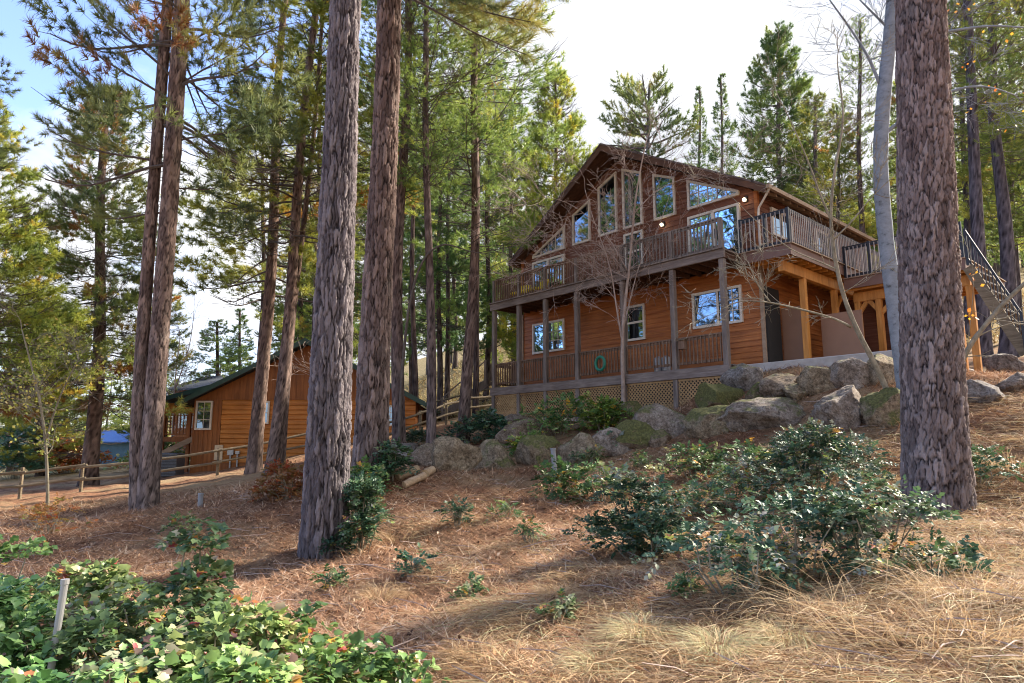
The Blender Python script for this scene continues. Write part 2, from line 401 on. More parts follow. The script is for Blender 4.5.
# ------------------------------------------------------------------ terrain
HP0 = at(727, 364, 18.0)                     # foot of the house's front right post at deck level
HU = np.array([-.667, .745, 0]); HU /= np.linalg.norm(HU)
HV = np.array([HU[1], -HU[0], 0])
def hw(x, y, z): return HP0 - HU * x + HV * y + np.array([0, 0, z])   # house local -> world
cps = [(0, 0, 0), (0, -6, -.3), (-5, 0, -.35), (5, 0, .45), (-6, -6, -.6), (7, -6, .5), (-14, 2, -.7), (14, 2, 1.2)]
for px, py, d in ((512, 683, 4.4), (200, 683, 4.75), (760, 683, 3.75), (1010, 600, 4.6), (325, 552, 10.1), (940, 508, 9.2), (140, 510, 15.5), (372, 468, 14.2),
                  (650, 562, 7.4), (520, 560, 8.0), (450, 472, 16.6), (540, 464, 16.4), (640, 447, 15.8), (700, 440, 15.2), (760, 432, 14.4), (850, 425, 13.4), (1000, 405, 12.5),
                  (20, 492, 24), (100, 488, 23), (230, 470, 27), (300, 456, 26), (60, 470, 48), (120, 458, 75), (10, 470, 75), (420, 436, 25), (480, 418, 27), (230, 450, 60),
                  (200, 545, 11), (60, 530, 12.5)):
    cps.append(tuple(at(px, py, d)))
for x, y, z in ((-9.65, -.2, -1.35), (-5, -.3, -1.4), (-3, -.3, -1.35), (-1.5, -.2, -1.25), (-.5, -.3, -.75), (-.2, -1.2, -1.1), (.5, .3, -.25), (1.5, .3, -.28), (5, 0, -.8), (4.1, 4.4, -.5), (5.2, 4.2, -.5), (2.6, .3, -.34), (3, -1.0, -.7), (-10, 8, -.2), (3, 9, 0.2), (8, 6, -.3)):
    cps.append(tuple(hw(x, y, z)))
for px, py, d in ((480, 352, 62), (1000, 300, 45), (860, 330, 45), (700, 300, 75), (400, 400, 60), (1300, 330, 40), (330, 420, 70)):
    cps.append(tuple(at(px, py, d)))
cps += [(-120, 160, 3), (-40, 170, 10), (20, 150, 34), (90, 130, 40), (120, 40, 22), (-120, 40, -1), (-60, 20, -.8), (60, -40, 6), (-60, -60, -1), (0, -80, 0), (120, -80, 8), (-140, -60, -1), (-160, 260, 5), (160, 260, 60), (0, 280, 50)]
CPS = np.array(cps)
def tps_fit(P):
    n = len(P); X = P[:, :2] / 20
    r2 = ((X[:, None] - X[None]) ** 2).sum(-1)
    K = .5 * r2 * np.log(r2 + 1e-9) + np.eye(n) * .004
    Q = np.c_[np.ones(n), X]; A = np.zeros((n + 3, n + 3)); A[:n, :n] = K; A[:n, n:] = Q; A[n:, :n] = Q.T
    return np.linalg.solve(A, np.r_[P[:, 2], np.zeros(3)])
TW = tps_fit(CPS)
def gz(x, y):
    x = np.atleast_1d(np.asarray(x, float)); y = np.atleast_1d(np.asarray(y, float))
    out = np.empty(x.size); X = np.c_[x.ravel(), y.ravel()] / 20; B = CPS[:, :2] / 20
    for i in range(0, len(X), 20000):
        q = X[i:i + 20000]; r2 = ((q[:, None] - B[None]) ** 2).sum(-1)
        out[i:i + 20000] = (.5 * r2 * np.log(r2 + 1e-9)) @ TW[:-3] + np.c_[np.ones(len(q)), q] @ TW[-3:]
    xx, yy = x.ravel(), y.ravel()
    bumps = .035 * np.sin(xx * 2.1 + np.sin(yy * 1.7)) * np.cos(yy * 2.6 + .7) + .02 * np.sin(xx * 5.3 + yy * 3.1)
    out = out + bumps * np.clip((yy - 1) / 3, 0, 1)
    return out.reshape(x.shape)
def g1(x, y): return float(gz(x, y)[0])
def ground_at(px, py, d0=1.5, d1=80):
    """first ground point seen through pixel"""
    d = np.geomspace(d0, d1, 260); r = cray(px, py)
    P = np.array([0, 0, EYE]) + d[:, None] * r
    h = P[:, 2] - gz(P[:, 0], P[:, 1]); k = np.argmax(h < 0)
    if not (h < 0).any(): return None
    a, b_ = d[max(k - 1, 0)], d[k]
    for _ in range(12):
        m_ = (a + b_) / 2; p = np.array([0, 0, EYE]) + m_ * r
        if p[2] < g1(p[0], p[1]): b_ = m_
        else: a = m_
    return np.array([0, 0, EYE]) + b_ * r

ax = np.concatenate([-np.geomspace(24, 420, 42)[::-1], np.linspace(-23, 23, 230), np.geomspace(24, 420, 42)])
ay = np.concatenate([-np.geomspace(4, 420, 30)[::-1], np.linspace(-3.5, 30, 200), np.geomspace(30.5, 420, 60)])
GX, GY = np.meshgrid(ax, ay)
GZ = np.clip(gz(GX.ravel(), GY.ravel()), -3, 90).reshape(GX.shape)
GZ += (rng.random(GZ.shape) - .5) * .025
nx, ny = len(ax), len(ay)
idx = np.arange(nx * ny).reshape(ny, nx)
F = np.stack([idx[:-1, :-1], idx[:-1, 1:], idx[1:, 1:], idx[1:, :-1]], -1).reshape(-1, 4)
gnd = link('ground', np_mesh('ground', np.stack([GX, GY, GZ], -1).reshape(-1, 3), F, smooth=True), M['ground'])
tag(gnd, kind='structure')
# ------------------------------------------------------------------ main house
XC, ZPK, SLOPE = -4.62, 8.02, .537             # ridge x, ridge z (roof top), roof slope; local x runs right along the facade
WL, WR, YW, YB = -9.57, .29, 1.5, 9.0
hz = math.atan2(-HU[1], -HU[0])
house = empty('wooden_house', tuple(HP0), hz, 'large two storey wooden house with balconies and tall gable windows above the boulders', 'house')
def roof_z(x): return ZPK - SLOPE * abs(x - XC)
def lap_boards(mb, x0, x1, z0, z1, y, h=.16, zmax=None):
    z = z0
    while z < z1 - .01:
        zt = min(z + h, z1)
        def lim(zz):
            if zmax is None: return x0, x1
            hwid = (zmax - zz) / SLOPE
            return max(x0, XC - hwid), min(x1, XC + hwid)
        a0, a1 = lim(z); b0, b1 = lim(zt)
        if b1 - b0 < .02: b0 = b1 = (a0 + a1) / 2; b1 += .02
        mb.add([(a0, y - .024, z), (a1, y - .024, z), (b1, y - .004, zt), (b0, y - .004, zt)], [(0, 1, 2, 3)])
        mb.add([(a0, y - .024, z), (a1, y - .024, z), (a1, y, z), (a0, y, z)], [(3, 2, 1, 0)])
        z = zt
def side_boards(mb, x, y0, y1, z0, z1, sgn, h=.16):
    z = z0
    while z < z1 - .01:
        zt = min(z + h, z1)
        mb.add([(x + sgn * .024, y0, z), (x + sgn * .024, y1, z), (x + sgn * .004, y1, zt), (x + sgn * .004, y0, zt)], [(0, 1, 2, 3)])
        mb.add([(x + sgn * .024, y0, z), (x + sgn * .024, y1, z), (x, y1, z), (x, y0, z)], [(0, 1, 2, 3)])
        z = zt
def raw(mb, name, mat, parent=house, **k):   # keep winding as given
    return mb.build(name, mat, parent, **k)

b = MB(); lap_boards(b, WL, WR, 0, 3.02, YW); raw(b, 'wall', M['siding'])
b = MB(); lap_boards(b, WL, WR, 3.2, 7.7, YW, zmax=ZPK - .2)
raw(b, 'wall', M['siding_dark'])
b = MB(); side_boards(b, WR, YW, YB, 0, 3.0, 1); raw(b, 'wall', M['siding'])
b = MB(); side_boards(b, WR, YW, YB, 3.16, roof_z(WR) - .2, 1); raw(b, 'wall', M['siding_dark'])
b = MB(); side_boards(b, WL, YW, YB, -.6, roof_z(WL) - .2, -1); raw(b, 'wall', M['siding'])
b = MB(); b.prism([(WL, YB, -1), (WR, YB, -1), (WR, YB, roof_z(WR) - .2), (XC, YB, ZPK - .2), (WL, YB, roof_z(WL) - .2)], (0, .06, 0)); raw(b, 'wall', M['siding_dark'])
b = MB(); b.box(WL + .05, WR - .05, YW + .06, YB - .05, -1.6, -.02); raw(b, 'foundation', M['dark'])  # concrete coloured near black, painting in the shade behind the lattice gaps
# corner boards
for (x, y) in ((WL - .035, YW - .035), (WR + .03, YW - .03)):
    b = MB(); b.box(x - .05, x + .05, y - .02, y + .09, -.05, 2.98); raw(b, 'corner_board', M['eave_light'])
    b = MB(); b.box(x - .05, x + .05, y - .02, y + .09, 3.22, roof_z(x) - .24); raw(b, 'corner_board', M['siding'])
# prow roof
EX = 5.42; XL_, XR_ = XC - EX, XC + EX
YE, YP, YRB = 1.15, .5, 9.6
roof = None
for sx in (-1, 1):
    xe = XC + sx * EX
    pts = [(XC, YP, ZPK), (xe, YE, ZPK - SLOPE * EX), (xe, YRB, ZPK - SLOPE * EX), (XC, YRB, ZPK)]
    b = MB(); b.prism(pts, (0, 0, -.07)); o = raw(b, 'roof', M['roof'])
    b = MB(); b.prism([(p[0], p[1] + (.03 if p[1] < 5 else -.03), p[2] - .075) for p in [(XC + sx * .01, YP, ZPK), (xe - sx * .04, YE, ZPK - SLOPE * (EX - .04)), (xe - sx * .04, YRB, ZPK - SLOPE * (EX - .04)), (XC + sx * .01, YRB, ZPK)]], (0, 0, -.03))
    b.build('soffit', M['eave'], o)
    b = MB(); b.prism([(XC, YP - .028, ZPK - .03), (xe, YE - .028, ZPK - SLOPE * EX - .03), (xe, YE - .028, ZPK - SLOPE * EX - .24), (XC, YP - .028, ZPK - .26)], (0, .026, 0))
    b.build('rake_board', M['eave'], o)
    b = MB(); b.prism([(XC, YP - .045, ZPK + .02), (xe, YE - .045, ZPK - SLOPE * EX + .02), (xe, YE - .045, ZPK - SLOPE * EX - .045), (XC, YP - .045, ZPK - .045)], (0, .015, 0))
    b.build('drip_edge', M['roof'], o)
    b = MB(); b.box(*sorted((xe + sx * .003, xe + sx * .10)), YE, YRB, ZPK - SLOPE * EX - .12, ZPK - SLOPE * EX - .005)
    b.build('gutter', M['eave_light'], o)
    for k in range(19):              # rafter tails under the side eaves
        y = YE + .3 + k * .43
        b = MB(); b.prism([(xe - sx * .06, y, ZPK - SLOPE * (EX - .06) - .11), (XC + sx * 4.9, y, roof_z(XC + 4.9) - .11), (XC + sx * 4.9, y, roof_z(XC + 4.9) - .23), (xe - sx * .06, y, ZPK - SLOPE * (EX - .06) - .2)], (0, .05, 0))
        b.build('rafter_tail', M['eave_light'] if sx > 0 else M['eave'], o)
# downspout at the right front corner
b = MB(); ze = ZPK - SLOPE * EX - .1
b.tube([(XR_ + .05, YE + .1, ze), (XR_ - .05, YE + .14, ze - .12), (WR + .12, YW - .06, ze - .42), (WR + .10, YW - .07, ze - .6), (WR + .10, YW - .07, 3.25)], .032, 8)
raw(b, 'downspout', M['white'])

def inset(poly, w):
    n = len(poly); out = []
    for i in range(n):
        p, q, r = (Vector(poly[i - 1]), Vector(poly[i]), Vector(poly[(i + 1) % n]))
        d1 = (q - p).normalized(); d2 = (r - q).normalized()
        n1 = Vector((-d1.y, d1.x)); n2 = Vector((-d2.y, d2.x))
        k = (n1 + n2) / max(1e-6, 1 + n1.dot(n2))
        out.append(q + k * w)
    return out
def window(poly, parent=house, y=YW, w=.075, grid=None, name='window', frame_mat='white', vsplit=None, hsplit=None, label=None, gx0=None):
    """poly: (x,z) counter-clockwise; frame ring, pane and bars stand proud of the boards"""
    inn = inset(poly, w); n = len(poly); b = MB(); yf, yb = y - .085, y - .0
    vs = [(p[0], yf, p[1]) for p in poly] + [(p[0], yf, p[1]) for p in inn] + [(p[0], yb, p[1]) for p in poly] + [(p[0], y - .03, p[1]) for p in inn]
    fs = []
    for i in range(n):
        j = (i + 1) % n
        fs += [(i, j, n + j, n + i), (i, i + 2 * n, j + 2 * n, j), (n + i, n + j, 3 * n + j, 3 * n + i)]
    b.add(vs, fs)
    win = MB(); win.add([(p[0], y - .042, p[1]) for p in inset(poly, w * .8)], [tuple(range(n))])
    o = win.build(name, M['glass'], parent)
    if label: o['label'] = label
    b.build('frame', M[frame_mat], o)
    xs = [p[0] for p in inn]; zs = [p[1] for p in inn]; x0, x1, z0, z1 = min(xs), max(xs), min(zs), max(zs)
    if gx0 is not None: x0 = gx0
    def span_z(x):
        hits = []
        for i in range(n):
            p, q = inn[i], inn[(i + 1) % n]
            if (p[0] - x) * (q[0] - x) < 0: hits.append(p[1] + (q[1] - p[1]) * (x - p[0]) / (q[0] - p[0]))
        return (min(hits), max(hits)) if len(hits) > 1 else None
    def span_x(z):
        hits = []
        for i in range(n):
            p, q = inn[i], inn[(i + 1) % n]
            if (p[1] - z) * (q[1] - z) < 0: hits.append(p[0] + (q[0] - p[0]) * (z - p[1]) / (q[1] - p[1]))
        return (min(hits), max(hits)) if len(hits) > 1 else None
    mb = MB(); any_ = False
    def vbar(x, t):
        s = span_z(x)
        if s: mb.box(x - t, x + t, y - .062, y - .046, s[0], s[1]); return True
    def hbar(z, t):
        s = span_x(z)
        if s and gx0 is not None: s = (gx0, s[1])
        if s: mb.box(s[0], s[1], y - .060, y - .044, z - t, z + t); return True
    if grid:
        for i in range(1, grid[0]): any_ |= bool(vbar(x0 + (x1 - x0) * i / grid[0] + .001, .011))
        for i in range(1, grid[1]): any_ |= bool(hbar(z0 + (z1 - z0) * i / grid[1] + .001, .011))
    if any_: mb.build('glazing_bar', M[frame_mat], o)
    mb = MB(); any_ = False
    if vsplit: any_ |= bool(vbar(vsplit, .035))
    if hsplit: any_ |= bool(hbar(hsplit, .035))
    if any_:
        mb.v = [(v[0], v[1] - .02, v[2]) for v in mb.v]; mb.build('mullion', M[frame_mat], o)
    return o
def rect(x0, x1, z0, z1): return [(x0, z0), (x1, z0), (x1, z1), (x0, z1)]
# gable windows
window([(-9.0, 5.08), (-7.27, 5.12), (-7.27, 6.02), (-9.0, 5.20)], grid=(4, 1), label='low triangular gable window with pale frame')
window([(-6.86, 5.13), (-6.0, 5.13), (-6.0, 6.66), (-6.86, 6.30)])
window([(-5.60, 5.16), (-4.76, 5.16), (-4.76, 7.34), (-5.60, 6.98)])
window([(-4.50, 5.16), (-3.68, 5.16), (-3.68, 6.98), (-4.50, 7.36)])
window([(-3.22, 5.14), (-2.38, 5.14), (-2.38, 6.40), (-3.22, 6.76)], label='frameless looking blue gable window without glazing bars')
window([(-1.93, 5.16), (-.18, 5.16), (-.18, 5.30), (-1.93, 6.16)], grid=(5, 2))
window(rect(-4.49, -3.70, 3.5, 4.97), hsplit=4.3)
# balcony doors
for x0, x1 in ((-9.0, -7.28), (-1.95, -.18)):
    d = MB(); d.add([(x, YW - .05, z) for x, z in rect(x0 + .06, x1 - .06, 3.24, 4.86)], [(0, 1, 2, 3)])
    o = d.build('sliding_door', M['glass'], house)
    f = MB()
    for (p, q) in ((x0, x0 + .08), (x1 - .08, x1), ((x0 + x1) / 2 - .05, (x0 + x1) / 2 + .05)): f.box(p, q, YW - .1, YW, 3.22, 4.92)
    f.box(x0 + .08, (x0 + x1) / 2 - .05, YW - .098, YW, 4.84, 4.918); f.box((x0 + x1) / 2 + .05, x1 - .08, YW - .098, YW, 4.84, 4.918)
    f.build('door_frame', M['white'], o)
    h_ = MB(); h_.box((x0 + x1) / 2 + .07, (x0 + x1) / 2 + .10, YW - .15, YW - .10, 4.0, 4.3); h_.build('handle', M['blackmetal'], o)
# lower windows
window(rect(-9.02, -7.34, 1.32, 2.48), grid=(3, 3), vsplit=-8.18, gx0=-8.18)
window(rect(-4.52, -3.72, 1.28, 2.46), hsplit=1.88)
window(rect(-1.92, -.27, 1.36, 2.46), grid=(3, 3), vsplit=-1.05, gx0=-1.05)
# side wall windows (upper, facing the right deck)
def side_window(y0, y1, z0, z1):
    X = WR
    b = MB(); b.add([(X + .045, y, z) for y, z in rect(y0 + .05, y1 - .05, z0 + .05, z1 - .05)], [(0, 1, 2, 3)])
    o = b.build('window', M['glass'], house); f = MB()
    f.box(X, X + .085, y0, y0 + .08, z0, z1); f.box(X, X + .085, y1 - .08, y1, z0, z1)
    f.box(X, X + .083, y0 + .08, y1 - .08, z0, z0 + .08); f.box(X, X + .083, y0 + .08, y1 - .08, z1 - .08, z1)
    f.box(X + .05, X + .07, (y0 + y1) / 2 - .03, (y0 + y1) / 2 + .03, z0 + .08, z1 - .08)
    f.build('frame', M['white'], o)
side_window(2.3, 3.6, 4.0, 4.85); side_window(5.2, 6.9, 3.3, 4.85)

# front posts, decks, rails
PX = [-9.60, -8.22, -6.86, -5.38, -3.45, -1.62, 0.0]
def gl_at(x, y): p = hw(x, y, 0); return g1(p[0], p[1]) - HP0[2]
for x in PX:
    zb = gl_at(x, 0) - .15
    b = MB(); b.box(x - .075, x + .075, -.06, .09, min(zb, -.3), 2.9); raw(b, 'deck_post', M['greywood'], bevel=.008)
    b = MB(); b.box(x - .055, x + .055, -.05, .06, 3.165, 4.07); raw(b, 'rail_post', M['greywood'])
def deck(z, name, x0, x1, y0, y1, th=.09, mat='greybeam'):
    b = MB(); y = y0
    while y < y1 - .02:
        b.box(x0, x1, y, min(y + .135, y1), z - .038, z); y += .142
    return raw(b, name, M[mat])
deck(.0, 'lower_deck', -9.72, .12, .095, 1.46)
deck(3.16, 'upper_deck', -9.72, .12, -.02, 1.44)
b = MB(); b.box(-9.72, .12, -.095, -.062, -.30, -.02); raw(b, 'rim_beam', M['greybeam'], bevel=.006)
b = MB(); b.box(-9.74, .13, -.10, -.025, 2.91, 3.155); raw(b, 'rim_beam', M['greybeam'], bevel=.006)
b = MB(); b.box(-9.74, .13, -.16, -.022, 3.156, 3.20); raw(b, 'deck_edge_board', M['greywood'])
b = MB()
for k in range(25): b.box(-9.6 + k * .4, -9.55 + k * .4, -.02, 1.44, 2.94, 3.115)
raw(b, 'joists', M['eave'])
b = MB()
for k in range(25): b.box(-9.6 + k * .4, -9.55 + k * .4, .1, 1.44, -.25, -.045)
raw(b, 'joists', M['greybeam'])

def railing(p, q, zb, zt, mat, name='railing', gap=.115, bw=.032, rail=(.09, .04), balmat=None):
    p = Vector((*p, 0)); q = Vector((*q, 0)); d = q - p; Ln = d.length; d.normalize()
    up = Vector((0, 0, 1)); b = MB()
    b.bar(p + up * zt, q + up * zt, rail[0], rail[1]); b.bar(p + up * (zt - .06), q + up * (zt - .06), .035, .06)
    if balmat: o = raw(b, name, M[mat]); b = MB()
    b.bar(p + up * zb, q + up * zb, .035, .07)
    if balmat: b.build('bottom_rail', M[mat], o); b = MB()
    n = max(2, int(Ln / gap))
    for i in range(n):
        c_ = p + d * (Ln * (i + .5) / n) + Vector((-d.y, d.x, 0)) * -.036
        b.box(c_.x - bw / 2, c_.x + bw / 2, c_.y - bw / 2, c_.y + bw / 2, zb - .05, zt - .021)
    if balmat: return b.build('balusters', M[balmat], o)
    return raw(b, name, M[mat])
for i in range(6):
    railing((PX[i] + .08, .02), (PX[i + 1] - .08, .02), .14, .86, 'rail_brown')
    railing((PX[i] + .06, .0), (PX[i + 1] - .06, .0), 3.27, 4.06, 'greywood' if i > 3 else 'rail_brown')
for zb, zt in ((.14, .86), (3.27, 4.06)): railing((-9.62, .12), (-9.62, 1.46), zb, zt, 'rail_brown')
# lattice skirts between the posts
def lattice(x0, x1, z0l, z0r, z1, y):
    b = MB(); w = .032; sp = .115
    for sgn in (1, -1):
        k = -40
        while k < 60:
            c0 = x0 + k * sp; k += 1
            ts = []
            zmin = min(z0l, z0r)
            pa = Vector((c0, zmin)); pb = Vector((c0 + sgn * (z1 - zmin), z1))
            # clip to x0..x1
            t0, t1 = 0.0, 1.0; dx = pb.x - pa.x
            for bound, s in ((x0, 1), (x1, -1)):
                num = (bound - pa.x)
                tt = num / dx
                if s * dx > 0: t0 = max(t0, tt)
                else: t1 = min(t1, tt)
            if t1 - t0 < .03: continue
            # clip below by the ground line
            def P(t): return pa + (pb - pa) * t
            for _ in range(2):
                p = P(t0); zl = z0l + (z0r - z0l) * (p.x - x0) / (x1 - x0)
                if p.y < zl: t0 += (zl - p.y) / (z1 - zmin)
            if t1 - t0 < .03: continue
            p, q = P(t0), P(t1); yy = y + (.008 if sgn > 0 else -.008)
            b.bar((p.x, yy, p.y), (q.x, yy, q.y), .012, w, up=(0, 1, 0)) if False else b.prism([(p.x - w * .7, yy, p.y), (p.x + w * .7, yy, p.y), (q.x + w * .7, yy, q.y), (q.x - w * .7, yy, q.y)], (0, .008, 0))
    b.box(x0, x1, y - .02, y + .02, z1 - .05, z1)
    return raw(b, 'lattice_panel', M['lattice'])
for i in range(6):
    x0, x1 = PX[i] + .08, PX[i + 1] - .08
    zl, zr = gl_at(x0, 0) - .03, gl_at(x1, 0) - .03
    if max(zl, zr) < -.32: lattice(x0, x1, max(zl, -1.4), max(zr, -1.4), -.302, .0)
    elif min(zl, zr) < -.4: lattice(x0, x1, min(zl, -.4), min(zr, -.4), -.302, 0)
b = MB(); b.box(-9.7, -4, .0, .06, -1.75, -1.22); raw(b, 'skirt_kerb', M['concrete'])

# right deck on cedar posts, its far half one step lower
ZD = 3.14; ZE = 2.70; X1, Y1, Y2, X2 = 1.55, .8, 4.1, 4.62
b = MB(); y = Y1 + .02
while y < 8:
    b.box(.33 if y > 1.42 else .13, X1 - .02, y, y + .135, ZD - .038, ZD); y += .142
raw(b, 'upper_deck', M['rail_brown'])
b = MB(); y = Y2 + .02
while y < 8:
    b.box(X1 + .03, X2, y, y + .135, ZE - .038, ZE); y += .142
raw(b, 'lower_side_deck', M['rail_brown'])
for p, q, z in (((.125, Y1), (X1, Y1), ZD), ((X1, Y1), (X1, 8), ZD), ((X1 + .02, Y2), (X2, Y2), ZE), ((X2, Y2), (X2, 8), ZE)):
    d = Vector((q[0] - p[0], q[1] - p[1], 0)).normalized() * .019
    pp = Vector((*p, z - .145)); qq = Vector((*q, z - .145))
    b = MB(); b.bar(pp - d, qq + d * .9, .036, .30); raw(b, 'fascia', M['fascia_brown'])
    b = MB(); off = Vector((d.y, -d.x, 0)).normalized() * .035
    b.bar(pp - d + off + Vector((0, 0, .165)), qq + d + off + Vector((0, 0, .165)), .07, .024); raw(b, 'deck_edge_board', M['eave_light'])
b = MB(); b.box(1.08, 1.24, 1.0, 7.8, 2.50, 2.80); raw(b, 'beam', M['cedar'], bevel=.008)
b = MB(); b.box(1.62, 4.6, 4.5, 4.64, 2.06, 2.35); raw(b, 'beam', M['cedar'], bevel=.008)
b = MB(); y = 1.12
while y < 7.8: b.box(.33, 1.5, y, y + .045, 2.805, 3.095); y += .4
raw(b, 'joists', M['cedar'])
b = MB(); y = 4.2
while y < 7.8: b.box(1.62, 4.58, y, y + .045, 2.355, 2.655); y += .4
raw(b, 'joists', M['cedar'])
b = MB(); b.box(.34, 1.5, .845, .885, 2.84, 3.09); raw(b, 'joists', M['cedar'])
for x, y, zt in ((1.16, 2.25, 2.497), (1.16, 4.3, 2.497), (1.72, 4.57, 2.057), (2.3, 4.57, 2.057), (4.26, 4.57, 2.057), (4.56, 4.57, 2.057)):
    b = MB(); b.box(x - .08, x + .08, y - .08, y + .08, -.1 if x < 3 else gl_at(x, y) - .2, zt); raw(b, 'cedar_post', M['cedar'], bevel=.008)
for p, q in (((1.72, 4.57, 1.70), (1.98, 4.57, 2.06)), ((2.3, 4.57, 1.70), (2.04, 4.57, 2.06)), ((2.3, 4.57, 1.6), (2.75, 4.57, 2.06)), ((1.16, 4.3, 1.85), (1.16, 4.95, 2.5))):
    b = MB(); b.bar(p, q, .07, .11); raw(b, 'knee_brace', M['cedar'])
M['rail_pale'] = plain('pale_baluster', (.30, .26, .24), .5, var=.25, scale=3)
def metal_rail(p, q, z): railing(p, q, z + .10, z + .98, 'blackmetal', 'railing', .115, .022, (.05, .035), 'rail_pale')
for p, q, z in (((.13, Y1 + .03), (X1 - .04, Y1 + .03), ZD), ((X1 - .03, Y1 + .06), (X1 - .03, 7.8), ZD), ((X1 + .05, Y2 + .03), (X2 - .03, Y2 + .03), ZE)): metal_rail(p, q, z)
for x, y, z in ((.14, Y1 + .03, ZD), (.85, Y1 + .03, ZD), (X1 - .03, Y1 + .03, ZD), (X1 - .03, 2.1, ZD), (X1 - .03, 3.4, ZD), (X1 - .03, 5, ZD), (X1 + .06, Y2 + .03, ZE), (2.3, Y2 + .03, ZE), (3.2, Y2 + .03, ZE), (X2 - .03, Y2 + .03, ZE)):
    b = MB(); b.box(x - .035, x + .035, y - .035, y + .035, z + .002, z + 1.02); raw(b, 'rail_post', M['blackmetal'])
# brown panels, doorway and slab under the right deck
b = MB(); b.box(.36, 1.12, 2.5, 2.58, .06, 1.80); raw(b, 'under_deck_panel', M['brownwall'])
b = MB(); b.box(1.30, 2.4, 2.92, 3.0, .06, 1.52); raw(b, 'under_deck_panel', M['brownwall'])
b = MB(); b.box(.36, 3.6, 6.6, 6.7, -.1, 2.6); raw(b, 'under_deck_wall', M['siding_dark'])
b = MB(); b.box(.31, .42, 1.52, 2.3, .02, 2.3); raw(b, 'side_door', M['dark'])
b = MB(); b.box(.13, 4.0, .55, 6.9, -.32, .012); raw(b, 'slab', M['concrete'], bevel=.02)
b = MB(); b.box(1.9, 2.35, 6.55, 6.598, .02, 1.9); raw(b, 'side_door', M['dark'])
# stairs at the far right end
st = MB()
SA, SB = Vector((4.70, 4.08, 2.45)), Vector((5.72, 3.95, .05)); DY = Vector((.1, 1.1, 0))
for off in (Vector((0, 0, 0)), DY):
    b = MB(); b.bar(SA + off, SB + off, .06, .26); raw(b, 'stair_stringer', M['fence'])
for k in range(9):
    f = (k + .5) / 9; c0 = SA.lerp(SB, f); st.bar(c0 + DY * .05, c0 + DY * .95, .24, .04)
raw(st, 'stair_treads', M['greywood'])
b = MB(); up1 = Vector((0, 0, 1.0))
b.bar(SA + up1, SB + up1, .05, .05); b.bar(SA + up1 * .25, SB + up1 * .25, .04, .04)
for k in range(15):
    p = SA.lerp(SB, k / 14); b.bar(p + up1 * .1, p + up1, .022, .022) if 0 < k < 14 else b.bar(p + up1 * .05, p + up1 * 1.04, .06, .06)
raw(b, 'railing', M['blackmetal'])
# lower landing further right
b = MB(); b.box(5.6, 8.4, 5.0, 8.0, 1.22, 1.32); raw(b, 'landing', M['fence'])
b = MB(); b.box(5.62, 8.38, 5.02, 5.1, .96, 1.218); raw(b, 'beam', M['cedar'])
for x in (5.75, 6.6, 7.6):
    b = MB(); b.box(x - .07, x + .07, 5.13, 5.27, gl_at(x, 5.2) - .3, 1.217); raw(b, 'cedar_post', M['cedar'])
# wall lamps, lit
for x, z in ((.02, 4.9), (-2.88, 4.88)):
    b = MB(); b.box(x - .05, x + .05, YW - .07, YW - .01, z - .02, z + .14); o = raw(b, 'wall_lamp', M['blackmetal'])
    bm = bmesh.new(); bmesh.ops.create_icosphere(bm, subdivisions=2, radius=.055)
    bmesh.ops.translate(bm, verts=bm.verts, vec=(x, YW - .14, z + .03)); me = bpy.data.meshes.new('bulb'); bm.to_mesh(me); bm.free()
    link('bulb', me, M['lamp'], o)

# things on the decks
def house_thing(name, x, y, z, rz, label, cat, group=None): return empty(name, tuple(hw(x, y, z)), hz + rz, label, cat, group)
for i, (x, r, lab) in enumerate(((-9.1, .3, 'yellow cushioned patio chair at the outer end of the upper balcony'), (-8.2, -.2, 'yellow cushioned patio chair on the upper balcony in front of the glass door'))):
    t = house_thing('patio_chair', x, .85, 3.16, r, lab, 'chair', 'yellow patio chairs')
    b = MB()
    for sx in (-1, 1):
        for sy in (-1, 1): b.box(sx * .24 - .02, sx * .24 + .02, sy * .22 - .02, sy * .22 + .02, 0, .38)
    b.build('legs', M['blackmetal'], t)
    b = MB(); b.box(-.28, .28, -.27, .27, .381, .50); b.build('seat', M['yellow'], t, bevel=.03)
    b = MB(); b.prism([(-.28, .22, .47), (.28, .22, .47), (.28, .34, .86), (-.28, .34, .86)], (0, .09, 0)); b.build('backrest', M['yellow'], t, bevel=.02)
hs = house_thing('garden_hose', -4.30, -.10, .40, 0, 'green garden hose coiled up on the lower deck railing', 'hose')
for k in range(5):
    b = MB(); r_ = .17 + .022 * (k % 3)
    b.tube([(r_ * math.cos(w) + .01 * k, -.02 - .022 * k, r_ * 1.1 * math.sin(w)) for w in np.linspace(0, 2 * math.pi, 25)], .02, 6, cap=False)
    b.build('loop', M['hose'], hs)
b = MB()
for dx in (-.14, .14): b.tube([(dx, 0, .0), (dx, 0, .05), (dx, 0, .42), (dx, 0, .48)], [.10, .135, .135, .06], 12)
o = b.build('container', M['metalgrey'], None); o.location = tuple(hw(-3.05, .32, .25)); o.rotation_euler = (0, 0, hz)
o.location = tuple(hw(-2.35, .40, 0.002)); tag(o, 'pale grey twin canister standing behind the lower deck railing', 'container')
t = house_thing('nest_box', -1.33, -.02, .54, 0, 'small brown wooden box fixed to the lower railing beside a post', 'box')
b = MB(); b.box(-.10, .10, -.09, .07, 0, .24); b.build('box', M['rail_brown'], t)
b = MB(); b.prism([(-.13, -.13, .245), (.13, -.13, .245), (.13, .09, .30), (-.13, .09, .30)], (0, 0, .02)); b.build('lid', M['fence'], t)

